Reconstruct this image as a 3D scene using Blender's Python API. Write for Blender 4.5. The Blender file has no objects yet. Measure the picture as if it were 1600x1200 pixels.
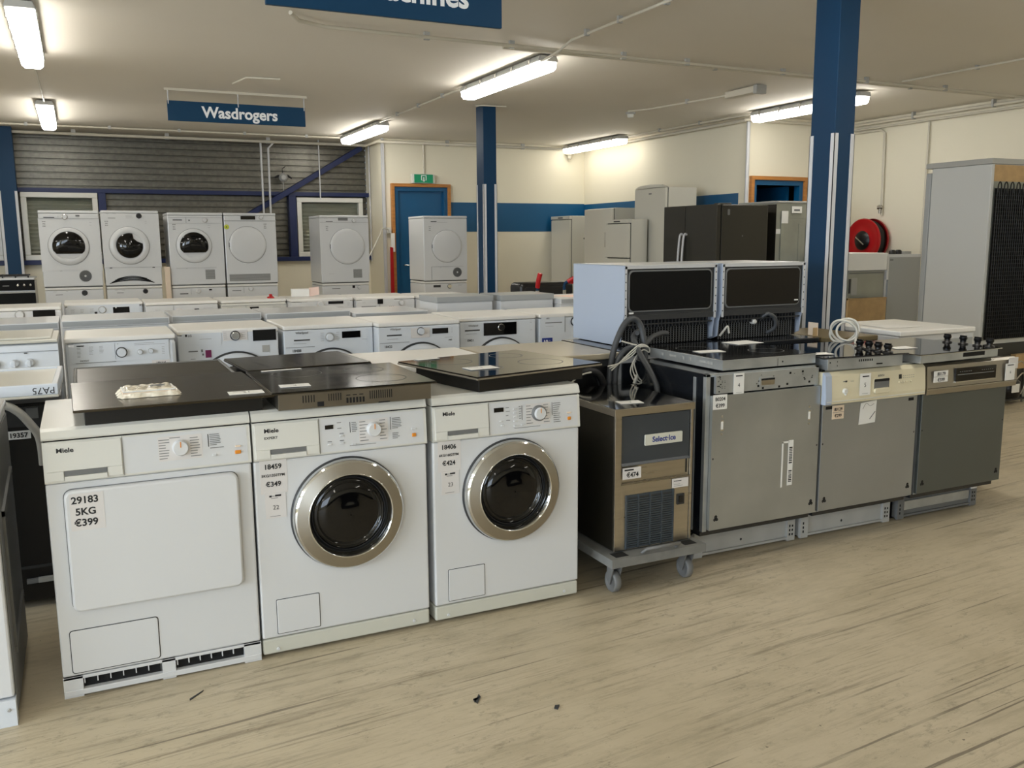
import bpy, math, random
from mathutils import Vector, Matrix
random.seed(7)
C = bpy.context.scene.collection
S = bpy.context.scene
# ------------------------------------------------------------------ camera
# world: X along the rows of appliances, Y away into the shop, Z up, metres
F_PX = 1399.65
cam_data = bpy.data.cameras.new('camera')
cam_data.sensor_width = 36.0
cam_data.lens = F_PX / 1600 * 36.0
cam_data.clip_start = 0.05
cam = bpy.data.objects.new('camera', cam_data)
C.objects.link(cam)
yaw, pitch, roll = 0.446287, 0.159117, -0.0067047
Fv = Vector((math.sin(yaw) * math.cos(pitch), math.cos(yaw) * math.cos(pitch), -math.sin(pitch)))
Rv = Vector((math.cos(yaw), -math.sin(yaw), 0)); Uv = Rv.cross(Fv)
R2 = Rv * math.cos(roll) + Uv * math.sin(roll); U2 = Uv * math.cos(roll) - Rv * math.sin(roll)
M = Matrix((R2, U2, -Fv)).transposed().to_4x4()
M.translation = Vector((0.13859, -2.92195, 1.39114))
cam.matrix_world = M
S.camera = cam
# ------------------------------------------------------------------ exposure, sky, daylight
S.view_settings.view_transform = 'Standard'
S.view_settings.look = 'None'
S.view_settings.exposure = 0.10
S.view_settings.gamma = 1.0
S.view_settings.use_curve_mapping = False
LAMP = 19.0          # radiance of the tube diffusers
DAY = 420.0          # watts of daylight through the shop windows on the left
W = bpy.data.worlds.new('world'); S.world = W; W.use_nodes = True
W.node_tree.nodes['Background'].inputs[0].default_value = (0.55, 0.68, 0.85, 1)
W.node_tree.nodes['Background'].inputs[1].default_value = 0.6
def daylight(name, loc, sx, sy, power, rot):
    l = bpy.data.lights.new(name, 'AREA'); l.shape = 'RECTANGLE'; l.size = sx; l.size_y = sy
    l.energy = power; l.color = (0.76, 0.87, 1.0)
    o = bpy.data.objects.new(name, l); o.location = loc; o.rotation_euler = rot; C.objects.link(o)
daylight('daylight', (-6.35, -2.6, 1.6), 5.2, 2.0, DAY, (math.radians(90), 0, math.radians(-90)))
daylight('daylight', (-3.2, -7.35, 1.6), 4.2, 2.0, DAY * 0.35, (math.radians(90), 0, 0))

# ------------------------------------------------------------------ materials
def _mat(name):
    m = bpy.data.materials.new(name); m.use_nodes = True
    return m, m.node_tree, m.node_tree.nodes['Principled BSDF']
def lin(c):
    return tuple((v / 255 / 12.92) if v / 255 <= 0.04045 else ((v / 255 + 0.055) / 1.055) ** 2.4 for v in c)
def mk(name, rgb, rough=0.5, metal=0.0, coat=0.0, spec=0.5, emit=None, bump=None, var=None, aniso=None, ior=None):
    """rgb in 0..255 sRGB albedo; bump=(scale,strength); var=(scale, amount, stretch xyz)"""
    m, t, b = _mat(name)
    col = (*lin(rgb), 1)
    b.inputs['Base Color'].default_value = col
    b.inputs['Roughness'].default_value = rough
    b.inputs['Metallic'].default_value = metal
    b.inputs['Coat Weight'].default_value = coat
    b.inputs['Coat Roughness'].default_value = 0.06
    b.inputs['Specular IOR Level'].default_value = spec
    if ior: b.inputs['IOR'].default_value = ior
    if emit:
        b.inputs['Emission Color'].default_value = (*emit[0], 1); b.inputs['Emission Strength'].default_value = emit[1]
    if var or bump:
        tc = t.nodes.new('ShaderNodeTexCoord')
    if var:
        mp = t.nodes.new('ShaderNodeMapping'); mp.inputs['Scale'].default_value = var[2] if len(var) > 2 else (1, 1, 1)
        t.links.new(tc.outputs['Object'], mp.inputs[0])
        n = t.nodes.new('ShaderNodeTexNoise'); n.inputs['Scale'].default_value = var[0]; n.inputs['Detail'].default_value = 5
        t.links.new(mp.outputs[0], n.inputs['Vector'])
        r = t.nodes.new('ShaderNodeMapRange'); r.inputs['From Min'].default_value = 0.3; r.inputs['From Max'].default_value = 0.7
        r.inputs['To Min'].default_value = 1 - var[1]; r.inputs['To Max'].default_value = 1 + var[1] * 0.5
        t.links.new(n.outputs['Fac'], r.inputs['Value'])
        mx = t.nodes.new('ShaderNodeVectorMath'); mx.operation = 'SCALE'; mx.inputs[0].default_value = col[:3]
        t.links.new(r.outputs[0], mx.inputs['Scale']); t.links.new(mx.outputs[0], b.inputs['Base Color'])
        rr = t.nodes.new('ShaderNodeMapRange'); rr.inputs['To Min'].default_value = max(0.03, rough - 0.08); rr.inputs['To Max'].default_value = rough + 0.08
        t.links.new(n.outputs['Fac'], rr.inputs['Value']); t.links.new(rr.outputs[0], b.inputs['Roughness'])
    if bump:
        n2 = t.nodes.new('ShaderNodeTexNoise'); n2.inputs['Scale'].default_value = bump[0]
        t.links.new(tc.outputs['Object'], n2.inputs['Vector'])
        bp = t.nodes.new('ShaderNodeBump'); bp.inputs['Strength'].default_value = bump[1]; bp.inputs['Distance'].default_value = 0.01
        t.links.new(n2.outputs['Fac'], bp.inputs['Height']); t.links.new(bp.outputs[0], b.inputs['Normal'])
    return m
K = {}
K['white'] = mk('white_enamel', (213, 214, 214), 0.28, coat=0.25)
K['warm'] = mk('warm_white_enamel', (217, 216, 208), 0.3, coat=0.2)
K['cool'] = mk('cool_white_enamel', (214, 219, 224), 0.28, coat=0.25)
K['lidw'] = mk('white_worktop', (234, 232, 226), 0.38, var=(3, 0.04))
K['grey'] = mk('light_grey_plastic', (168, 168, 164), 0.45)
K['greyside'] = mk('grey_enamel', (160, 163, 163), 0.35, coat=0.2)
K['mgrey'] = mk('mid_grey_plastic', (112, 113, 112), 0.5)
K['dgrey'] = mk('dark_grey_plastic', (50, 51, 52), 0.45)
K['ink'] = mk('black_print', (28, 28, 30), 0.6)
K['gink'] = mk('grey_print', (128, 128, 126), 0.6)
K['black'] = mk('black_enamel', (15, 15, 16), 0.35)
K['hole'] = mk('dark_gap', (9, 9, 9), 0.8)
K['glass'] = mk('black_glass', (8, 8, 9), 0.05, spec=0.5)
K['hobglass'] = mk('ceramic_glass', (20, 19, 17), 0.1, spec=0.6, var=(9, 0.3))
K['hobsteel'] = mk('brushed_hob_steel', (92, 87, 78), 0.24, metal=1.0, var=(5, 0.22, (1, 10, 1)))
K['hobsteel2'] = mk('worn_hob_steel', (92, 88, 80), 0.16, metal=0.95, var=(6, 0.25, (8, 1, 1)))
K['chrome'] = mk('chrome', (215, 216, 215), 0.05, metal=1.0)
K['satin'] = mk('satin_steel', (172, 167, 157), 0.36, metal=1.0)
K['steel'] = mk('brushed_steel', (190, 184, 172), 0.30, metal=1.0, var=(4, 0.1, (1, 1, 12)))
K['steeldark'] = mk('dark_steel_panel', (82, 78, 68), 0.33, metal=0.9, var=(2, 0.2))
K['steeltop'] = mk('polished_steel_top', (150, 148, 142), 0.07, metal=1.0)
K['zinc'] = mk('galvanised_panel', (176, 179, 177), 0.30, metal=0.65, var=(2.2, 0.2), bump=(3, 0.25))
K['zinc2'] = mk('grey_steel_door', (166, 169, 169), 0.30, metal=0.65, var=(1.5, 0.12), bump=(2.5, 0.2))
K['zinc3'] = mk('dark_grey_steel_door', (104, 108, 104), 0.42, metal=0.6, var=(1.3, 0.1))
K['zincfr'] = mk('zinc_frame', (188, 192, 193), 0.33, metal=0.6, var=(8, 0.2))
K['plastgrey'] = mk('grey_plinth_plastic', (182, 182, 178), 0.55, var=(9, 0.1))
K['cream'] = mk('cream_panel', (222, 213, 184), 0.4)
K['dside'] = mk('black_sound_mat', (30, 33, 38), 0.24, coat=0.3, var=(1.6, 0.2))
K['orange'] = mk('orange_button', (222, 140, 40), 0.4)
K['paper'] = mk('white_paper', (232, 231, 226), 0.8)
K['pinkpaper'] = mk('pale_pink_paper', (236, 208, 196), 0.8)
K['sticker'] = mk('sticker_paper', (216, 212, 208), 0.6)
K['peach'] = mk('peach_sticker', (228, 208, 184), 0.6)
K['blue'] = mk('blue_paint', (3, 50, 82), 0.5, spec=0.3, var=(0.8, 0.06))
K['navy'] = mk('navy_beam_paint', (14, 32, 80), 0.45)
K['doorblue'] = mk('blue_door_paint', (6, 82, 126), 0.4)
K['wallw'] = mk('wall_plaster', (229, 223, 203), 0.75, bump=(60, 0.06), var=(0.6, 0.03))
K['ceil'] = mk('ceiling_paint', (224, 218, 206), 0.7, var=(0.5, 0.04))
K['trim'] = mk('white_metal_strip', (196, 197, 199), 0.4)
K['pipe'] = mk('cream_conduit', (204, 198, 182), 0.45)
K['wood'] = mk('varnished_wood', (182, 122, 60), 0.45, var=(5, 0.2, (1, 1, 8)))
K['board'] = mk('chipboard', (182, 152, 108), 0.8, var=(12, 0.15))
K['brown'] = mk('brown_worktop', (112, 98, 68), 0.5, var=(5, 0.15))
K['tabletop'] = mk('greige_laminate', (170, 160, 138), 0.3, coat=0.1)
K['red'] = mk('red_enamel', (178, 20, 26), 0.35)
K['green'] = mk('green_sign', (8, 120, 78), 0.4, emit=((0.0, 0.22, 0.11), 0.25))
K['signwhite'] = mk('white_lettering', (235, 236, 236), 0.6)
K['signblue'] = mk('blue_sign_board', (4, 56, 88), 0.55, spec=0.3)
K['corr'] = mk('galvanised_cladding', (112, 110, 102), 0.36, metal=0.7, var=(22, 0.25, (1, 1, 1)))
K['shutter'] = mk('shutter_slats', (150, 146, 132), 0.5, metal=0.3)
K['hose'] = mk('grey_rubber_hose', (66, 68, 70), 0.5)
K['rubber'] = mk('black_rubber', (22, 22, 23), 0.6)
K['cable'] = mk('white_cable', (200, 197, 186), 0.4)
K['castor'] = mk('grey_castor', (112, 112, 110), 0.5)
K['dolly'] = mk('grey_dolly_plastic', (124, 124, 120), 0.55, var=(14, 0.18))
K['grill'] = mk('blue_grey_plastic', (60, 68, 74), 0.45)
K['hatch'] = mk('slate_hatch', (58, 63, 68), 0.4)
K['fridge'] = mk('fridge_white', (206, 203, 190), 0.35, coat=0.15)
K['fridgegrey'] = mk('fridge_side_grey', (196, 198, 196), 0.4)
K['fblack'] = mk('anthracite_fridge', (62, 60, 54), 0.32, metal=0.5)
K['fback'] = mk('fridge_back_metal', (156, 158, 148), 0.4, metal=0.4, var=(3, 0.15))
K['bag'] = mk('plastic_bag', (222, 214, 194), 0.2, coat=0.7, bump=(34, 1.0))
K['purple'] = mk('purple_sticker', (112, 30, 78), 0.5)
K['bluelabel'] = mk('blue_sticker', (28, 50, 130), 0.5)
K['lime'] = mk('lime_sticker', (196, 204, 60), 0.5)
K['daytint'] = mk('daylight_tint_enamel', (174, 185, 202), 0.35, coat=0.15)  # blue daylight from the left painted into the enamel colour
K['tar'] = mk('matt_black', (7, 7, 7), 0.6, spec=0.2)
K['tarbrown'] = mk('matt_dark_brown', (24, 20, 13), 0.5, spec=0.3, var=(6, .3))
K['plinthw'] = mk('plinth_enamel', (204, 203, 190), 0.4)
K['pairframe'] = mk('pale_steel_edge', (206, 208, 210), 0.35, metal=0.3)
K['hobside'] = mk('dull_steel_hob_side', (128, 121, 108), 0.35, metal=0.8, var=(6, 0.15))
K['badge'] = mk('badge_plate', (206, 205, 192), 0.4)
K['floorm'] = None

def window_glass():
    m, t, b = _mat('window_glass')
    b.inputs['Base Color'].default_value = (0.9, 0.95, 0.95, 1); b.inputs['Roughness'].default_value = 0.02
    b.inputs['Transmission Weight'].default_value = 1.0; b.inputs['IOR'].default_value = 1.1
    return m
K['wglass'] = window_glass()
K['tubedim'] = mk('lamp_diffuser_dim', (240, 240, 235), 0.5, emit=((1.0, 0.95, 0.86), LAMP * 0.5))  # same diffuser at half strength, dimmed to balance brightness
K['tube'] = mk('lamp_diffuser', (240, 240, 235), 0.5, emit=((1.0, 0.96, 0.885), LAMP))

def floor_mat():
    m, t, b = _mat('worn_floor')
    N = t.nodes; L = t.links
    tc = N.new('ShaderNodeTexCoord')
    rot = N.new('ShaderNodeMapping'); rot.inputs['Rotation'].default_value = (0, 0, math.radians(-4)); L.new(tc.outputs['Object'], rot.inputs[0])
    def noise(scale, sx, sy, det=6, rough=0.6, dist=0.0):
        mp = N.new('ShaderNodeMapping'); mp.inputs['Scale'].default_value = (sx, sy, 1); L.new(rot.outputs[0], mp.inputs[0])
        n = N.new('ShaderNodeTexNoise'); n.inputs['Scale'].default_value = scale; n.inputs['Detail'].default_value = det
        n.inputs['Roughness'].default_value = rough; n.inputs['Distortion'].default_value = dist
        L.new(mp.outputs[0], n.inputs['Vector']); return n.outputs['Fac']
    def ramp(fac, a, b_, va=0.0, vb=1.0):
        r = N.new('ShaderNodeMapRange'); r.inputs['From Min'].default_value = a; r.inputs['From Max'].default_value = b_
        r.inputs['To Min'].default_value = va; r.inputs['To Max'].default_value = vb; L.new(fac, r.inputs['Value']); return r.outputs[0]
    def mix(fac, a, b_):
        x = N.new('ShaderNodeMix'); x.data_type = 'RGBA'; L.new(fac, x.inputs['Factor'])
        if isinstance(a, tuple): x.inputs['A'].default_value = (*a, 1)
        else: L.new(a, x.inputs['A'])
        x.inputs['B'].default_value = (*b_, 1); return x.outputs['Result']
    def mul(a, b_):
        x = N.new('ShaderNodeMath'); x.operation = 'MULTIPLY'; L.new(a, x.inputs[0])
        if isinstance(b_, float): x.inputs[1].default_value = b_
        else: L.new(b_, x.inputs[1])
        return x.outputs[0]
    base = mix(ramp(noise(0.9, 1, 1), 0.35, 0.65), lin((202, 189, 163)), lin((188, 175, 148)))
    c = mix(ramp(noise(4, 0.5, 1.4, 8, 0.7), 0.48, 0.72, 0, 0.5), base, lin((150, 139, 114)))
    c = mix(ramp(noise(9, 0.5, 2.2, 8, 0.75), 0.52, 0.7, 0, 0.4), c, lin((138, 127, 104)))
    # long scuff streaks along the aisle, only in patches
    st = mul(ramp(noise(8.5, 0.16, 3.4, 10, 0.8, 0.4), 0.51, 0.63), ramp(noise(0.9, 0.7, 1.3, 3), 0.40, 0.58))
    c = mix(mul(st, 0.6), c, lin((108, 95, 76)))
    st2 = mul(ramp(noise(12, 0.05, 2.8, 3, 0.5), 0.645, 0.665), ramp(noise(1.7, 0.5, 1.0, 2), 0.42, 0.55))
    c = mix(mul(st2, 0.7), c, lin((92, 82, 68)))
    sm = mul(ramp(noise(22, 0.6, 1.2, 6, 0.8), 0.54, 0.68), ramp(noise(1.3, 1, 1, 3), 0.42, 0.6))
    c = mix(mul(sm, 0.6), c, lin((104, 95, 78)))
    sp = ramp(noise(60, 0.8, 1.0, 2, 0.5), 0.735, 0.77)
    c = mix(mul(sp, 0.75), c, lin((62, 55, 46)))
    L.new(c, b.inputs['Base Color'])
    L.new(ramp(noise(6, 0.4, 1.5), 0.3, 0.7, 0.36, 0.58), b.inputs['Roughness'])
    b.inputs['Specular IOR Level'].default_value = 0.35
    bp = N.new('ShaderNodeBump'); bp.inputs['Strength'].default_value = 0.12; bp.inputs['Distance'].default_value = 0.004
    L.new(noise(40, 0.6, 1.0), bp.inputs['Height']); L.new(bp.outputs[0], b.inputs['Normal'])
    return m
K['floorm'] = floor_mat()

# ------------------------------------------------------------------ mesh builder
_tc = {}
def glyphs(s, bold):
    key = (s, bold)
    if key not in _tc:
        cu = bpy.data.curves.new('t', 'FONT'); cu.body = s; cu.size = 1.0; cu.resolution_u = 3
        cu.offset = 0.028 if bold else 0.0
        ob = bpy.data.objects.new('t', cu)
        me = bpy.data.meshes.new_from_object(ob)
        vs = [(v.co.x, v.co.y) for v in me.vertices]; fs = [tuple(p.vertices) for p in me.polygons]
        bpy.data.objects.remove(ob); bpy.data.meshes.remove(me); bpy.data.curves.remove(cu)
        _tc[key] = (vs, fs)
    return _tc[key]
def smooth_path(pts, n=6):
    P = [Vector(p) for p in pts]; out = []
    for i in range(len(P) - 1):
        a = P[max(i - 1, 0)]; b = P[i]; c = P[i + 1]; d = P[min(i + 2, len(P) - 1)]
        for k in range(n):
            t = k / n
            out.append(0.5 * ((2 * b) + (c - a) * t + (2 * a - 5 * b + 4 * c - d) * t * t + (3 * b - a - 3 * c + d) * t ** 3))
    out.append(P[-1]); return out
class MB:
    def __init__(s): s.v = []; s.f = []; s.m = []; s.sm = []; s.mats = []
    def mi(s, m):
        if m not in s.mats: s.mats.append(m)
        return s.mats.index(m)
    def add(s, vs, fs, m, smooth=False):
        o = len(s.v); s.v += [tuple(v) for v in vs]; k = s.mi(m)
        for f in fs: s.f.append(tuple(i + o for i in f)); s.m.append(k); s.sm.append(smooth)
        return s
    def box(s, x0, x1, y0, y1, z0, z1, m):
        vs = [(x, y, z) for x in (x0, x1) for y in (y0, y1) for z in (z0, z1)]
        return s.add(vs, [(0, 1, 3, 2), (4, 6, 7, 5), (0, 4, 5, 1), (2, 3, 7, 6), (0, 2, 6, 4), (1, 5, 7, 3)], m)
    def prism(s, prof, a0, a1, m, axis='x', smooth=False):
        """closed profile extruded. axis x: profile (y,z); axis y: profile (x,z); axis z: profile (x,y)"""
        n = len(prof)
        def P(p, a): return {'x': (a, p[0], p[1]), 'y': (p[0], a, p[1]), 'z': (p[0], p[1], a)}[axis]
        vs = [P(p, a0) for p in prof] + [P(p, a1) for p in prof]
        s.add(vs, [(i, (i + 1) % n, n + (i + 1) % n, n + i) for i in range(n)], m, smooth)
        s.add(vs, [tuple(range(n))[::-1], tuple(range(n, 2 * n))], m)
        return s
    def rr(s, x0, z0, x1, z1, r, y0, y1, m, bev=0.0, n=5):
        """rounded rectangle in XZ between y0 (back) and y1 (front); bev rounds the front edge"""
        def ring(ins):
            rr_ = max(r - ins, 0.0005); pts = []
            for cx, cz, a0 in ((x1 - ins - rr_, z0 + ins + rr_, -90), (x1 - ins - rr_, z1 - ins - rr_, 0), (x0 + ins + rr_, z1 - ins - rr_, 90), (x0 + ins + rr_, z0 + ins + rr_, 180)):
                for k in range(n + 1):
                    a = math.radians(a0 + 90 * k / n); pts.append((cx + rr_ * math.cos(a), cz + rr_ * math.sin(a)))
            return pts
        sg = 1 if y1 > y0 else -1
        rings = [(ring(0), y0), (ring(0), y1 - sg * bev)]
        if bev: rings += [(ring(bev * 0.3), y1 - sg * bev * 0.3), (ring(bev), y1)]
        N = len(rings[0][0]); vs = []
        for pts, y in rings: vs += [(p[0], y, p[1]) for p in pts]
        fs = []
        for k in range(len(rings) - 1):
            fs += [(k * N + i, k * N + (i + 1) % N, (k + 1) * N + (i + 1) % N, (k + 1) * N + i) for i in range(N)]
        s.add(vs, fs, m, bev > 0)
        o = (len(rings) - 1) * N
        s.add(vs[o:], [tuple(range(N))], m)
        return s
    def lathe(s, cx, cz, prof, m, n=48, axis='y', cy=0.0, smooth=True, cap=False):
        """profile (r, a) revolved round a line along axis through (cx,cz) [y], (cx,cy) [z] or (cy,cz) [x]"""
        vs = []
        for r, a in prof:
            for k in range(n):
                t = 2 * math.pi * k / n; c_, s_ = r * math.cos(t), r * math.sin(t)
                vs.append({'y': (cx + c_, a, cz + s_), 'z': (cx + c_, cy + s_, a), 'x': (a, cy + c_, cz + s_)}[axis])
        fs = []
        for j in range(len(prof) - 1):
            fs += [(j * n + i, j * n + (i + 1) % n, (j + 1) * n + (i + 1) % n, (j + 1) * n + i) for i in range(n)]
        s.add(vs, fs, m, smooth)
        if cap: s.add(vs[-n:], [tuple(range(n))], m); s.add(vs[:n], [tuple(range(n))], m)
        return s
    def tube(s, pts, r, m, n=8, sm=True):
        P = [Vector(p) for p in pts]; vs = []; up = None
        for i, p in enumerate(P):
            d = (P[min(i + 1, len(P) - 1)] - P[max(i - 1, 0)]).normalized()
            if up is None: up = d.orthogonal().normalized()
            up = (up - d * up.dot(d)); up = up.normalized() if up.length > 1e-5 else d.orthogonal().normalized()
            q = d.cross(up)
            for k in range(n):
                t = 2 * math.pi * k / n; vs.append(p + up * (r * math.cos(t)) + q * (r * math.sin(t)))
        fs = [(i * n + k, i * n + (k + 1) % n, (i + 1) * n + (k + 1) % n, (i + 1) * n + k) for i in range(len(P) - 1) for k in range(n)]
        s.add(vs, fs, m, sm)
        s.add(vs[:n], [tuple(range(n))[::-1]], m); s.add(vs[-n:], [tuple(range(n))], m)
        return s
    def text(s, txt, x, z, size, m, y=-0.001, bold=True, align='l', R=(1, 0, 0), U=(0, 0, 1), O=None, sx=1.0):
        vs, fs = glyphs(txt, bold)
        if not vs: return s
        w = max(v[0] for v in vs)
        off = {'l': 0, 'c': -w / 2, 'r': -w}[align]
        R = Vector(R); U = Vector(U); O = Vector(O) if O else Vector((x, y, z))
        return s.add([O + R * ((v[0] + off) * size * sx) + U * (v[1] * size) for v in vs], fs, m)
    def lines(s, x0, z0, x1, z1, n, m, y=-0.001, t=0.0016, frac=0.8, seed=1):
        rd = random.Random(seed)
        for i in range(n):
            z = z1 - (z1 - z0) * (i + 0.5) / n; e = x0 + (x1 - x0) * (frac + (1 - frac) * rd.random() - 0.25 * rd.random())
            s.add([(x0, y, z - t / 2), (e, y, z - t / 2), (e, y, z + t / 2), (x0, y, z + t / 2)], [(0, 1, 2, 3)], m)
        return s
    def build(s, name, parent=None, bevel=0.0, label=None, loc=None, seg=2):
        me = bpy.data.meshes.new(name); me.from_pydata(s.v, [], s.f); me.validate()
        for m in s.mats: me.materials.append(K[m] if isinstance(m, str) else m)
        if len(me.polygons) == len(s.f):
            me.polygons.foreach_set('material_index', s.m); me.polygons.foreach_set('use_smooth', s.sm)
        else: print('WARN polycount', name)
        me.update()
        o = bpy.data.objects.new(name, me); C.objects.link(o)
        if parent is not None: o.parent = parent
        if loc is not None: o.location = loc
        if bevel:
            b = o.modifiers.new('bevel', 'BEVEL'); b.width = bevel; b.segments = seg; b.limit_method = 'ANGLE'; b.angle_limit = math.radians(50)
        if label: o['label'] = label
        return o
def tag(o, label, cat, group=None, kind=None):
    if label: o['label'] = label
    if cat: o['category'] = cat
    if group: o['group'] = group
    if kind: o['kind'] = kind
    return o
def thing(name, label, cat, loc=(0, 0, 0), rz=0, group=None):
    o = bpy.data.objects.new(name, None); o.empty_display_size = 0.1; C.objects.link(o)
    o.location = loc; o.rotation_euler = (0, 0, math.radians(rz)); return tag(o, label, cat, group)
def struct(o): o['kind'] = 'structure'; return o
def copies(part, offsets):
    for d in offsets:
        c = part.copy(); C.objects.link(c); c.location = part.location + Vector(d)
# ================================================================== THE SETTING
H = 2.80; XL, XR, YF = -6.0, 8.9, -7.0
m = MB(); m.box(XL - .2, 9.2, YF - .2, 10.6, -0.1, 0.0, 'floorm'); struct(m.build('floor'))
m = MB(); m.box(XL - .2, 9.2, YF - .2, 10.6, H, H + .1, 'ceil'); struct(m.build('ceiling'))
m = MB(); m.box(XL - .15, XL, YF, -5.2, 0, H, 'wallw'); m.box(XL - .15, XL, 0, 10.5, 0, H, 'wallw'); m.box(XL - .15, XL, -5.2, 0, 0, .6, 'wallw'); m.box(XL - .15, XL, -5.2, 0, 2.6, H, 'wallw'); struct(m.build('wall_left'))
f = MB()
for a in ((-5.2, 0, 2.54, 2.6), (-5.2, 0, .6, .66), (-5.2, -5.14, .6, 2.6), (-.06, 0, .6, 2.6), (-3.5, -3.44, .6, 2.6), (-1.76, -1.7, .6, 2.6)): f.box(XL - .1, XL - .04, a[0], a[1], a[2], a[3], 'trim')
struct(f.build('window_6'))
# right wall nearest the camera, the stepped wall with the second door, the far right wall
m = MB(); m.box(XR, XR + .15, YF, 5.6, 0, H, 'wallw'); struct(m.build('wall_right'))
m = MB()
m.box(7.3, 7.34, 5.6, 5.75, 0, H, 'wallw'); m.box(8.17, XR + .15, 5.6, 5.75, 0, H, 'wallw'); m.box(7.34, 8.17, 5.6, 5.75, 2.10, H, 'wallw')
struct(m.build('wall_right_step'))
m = MB(); m.box(7.3, 7.45, 5.75, 9.4, 0, H, 'wallw'); m.box(7.296, 7.3, 5.75, 9.4, 1.50, 1.93, 'doorblue'); struct(m.build('wall_right_rear'))
m = MB()
m.box(4.05, 4.19, 9.4, 9.55, 0, H, 'wallw'); m.box(5.05, 7.45, 9.4, 9.55, 0, H, 'wallw'); m.box(4.19, 5.05, 9.4, 9.55, 2.175, H, 'wallw')
m.box(5.05, 7.3, 9.396, 9.4, 1.52, 1.94, 'doorblue')
struct(m.build('wall_back'))
m = MB(); m.box(4.05, 4.15, 9.55, 10.2, 0, H, 'wallw'); struct(m.build('wall_back_return'))
m = MB(); m.box(4.035, 4.075, 9.37, 9.40, 0, H, 'trim'); struct(m.build('trim_1'))
# shop front behind the camera
m = MB()
for a, b in ((XL, -5.3), (-1.1, 9.1)): m.box(a, b, YF - .15, YF, 0, H, 'wallw')
m.box(XL, 9.1, YF - .15, YF, 0, .6, 'wallw'); m.box(XL, 9.1, YF - .15, YF, 2.6, H, 'wallw'); struct(m.build('wall_front'))
# ribbed metal cladding of the rear wall on the left
m = MB(); z = 1.12; prof = []
while z < 2.78:
    prof += [(10.20, z), (10.20, z + .062), (10.225, z + .068), (10.225, z + .078)]; z += .084
prof += [(10.20, z), (10.27, z), (10.27, 1.12)]
m.prism(prof, XL, 4.05, 'corr'); struct(m.build('wall_back_left'))
m = MB(); m.box(XL, 4.05, 10.10, 10.27, 0, 1.12, 'wallw'); struct(m.build('wall_back_low'))

def window(n, x0, x1, z0, z1, y):
    f = MB(); w = .065
    for a in ((x0, x1, z1 - w, z1), (x0, x1, z0, z0 + w), (x0, x0 + w, z0 + w, z1 - w), (x1 - w, x1, z0 + w, z1 - w)): f.box(a[0], a[1], y - .05, y + .05, a[2], a[3], 'warm')
    o = struct(f.build('window_%d' % n, bevel=.006))
    g = MB(); g.box(x0 + w, x1 - w, y + .0, y + .006, z0 + w, z1 - w, 'wglass'); g.build('window_pane', o)
    s = MB(); z = z0 + w; prof = []
    while z < z1 - w - .03: prof += [(y + .055, z), (y + .045, z + .03), (y + .055, z + .046)]; z += .05
    prof += [(y + .07, z1 - w), (y + .07, z0 + w)]
    s.prism(prof, x0 + w, x1 - w, 'shutter'); s.build('roller_shutter', o)
window(1, -.46, .42, 1.18, 2.03, 10.10)
window(2, -1.62, -.70, 1.18, 2.03, 10.10)
window(3, 2.99, 3.95, 1.18, 2.01, 10.10)
for n, x0, x1 in ((4, -5.3, -1.1),):
    f = MB()
    for a in ((x0, x1, 2.54, 2.6), (x0, x1, .6, .66), (x0, x0 + .06, .6, 2.6), (x1 - .06, x1, .6, 2.6), ((x0 + x1) / 2 - .03, (x0 + x1) / 2 + .03, .6, 2.6)): f.box(a[0], a[1], YF - .1, YF - .04, a[2], a[3], 'trim')
    struct(f.build('window_%d' % n))

def door(n, x0, x1, z1, y, leaf, leafy):
    o = MB()
    for a in ((x0, x0 + .045, 0, z1), (x1 - .045, x1, 0, z1), (x0 + .045, x1 - .045, z1 - .045, z1)): o.box(a[0], a[1], y - .02, y + .12, a[2], a[3], 'wood')
    r = struct(o.build('door_%d' % n, bevel=.004))
    f = MB()
    for a in ((x0 + .045, x0 + .10, 0, z1 - .045), (x1 - .10, x1 - .045, 0, z1 - .045), (x0 + .10, x1 - .10, z1 - .10, z1 - .045)): f.box(a[0], a[1], y + .01, y + .10, a[2], a[3], 'doorblue')
    f.build('door_frame', r)
    l = MB(); l.box(x0 + .10, x1 - .10, y + leafy, y + leafy + .04, .01, z1 - .10, leaf)
    lf = l.build('door_leaf', r)
    return r, lf
r, lf = door(1, 4.16, 5.05, 2.19, 9.36, 'doorblue', .06)
h = MB(); h.tube([(4.34, 9.42, 1.05), (4.34, 9.36, 1.05), (4.45, 9.36, 1.05)], .01, 'chrome'); h.build('door_handle', lf)
r, lf = door(2, 7.33, 8.19, 2.12, 5.57, 'doorblue', .10)
# the second door stands ajar: a corridor behind it, its darkness painted as black walls
lf.data.clear_geometry(); t = MB(); t.box(8.05, 8.09, 5.76, 6.50, .01, 2.02, 'doorblue')
me2 = t.build('tmp'); lf.data = me2.data; bpy.data.objects.remove(me2)
m = MB(); m.box(7.5, 8.4, 6.9, 7.0, 0, 2.3, 'hole'); m.box(7.46, 7.5, 5.76, 7.0, 0, 2.3, 'hole'); m.box(8.4, 8.5, 5.76, 7.0, 0, 2.3, 'hole'); m.box(7.46, 8.5, 5.76, 7.0, 2.3, 2.4, 'hole')
struct(m.build('wall_corridor'))

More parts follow.
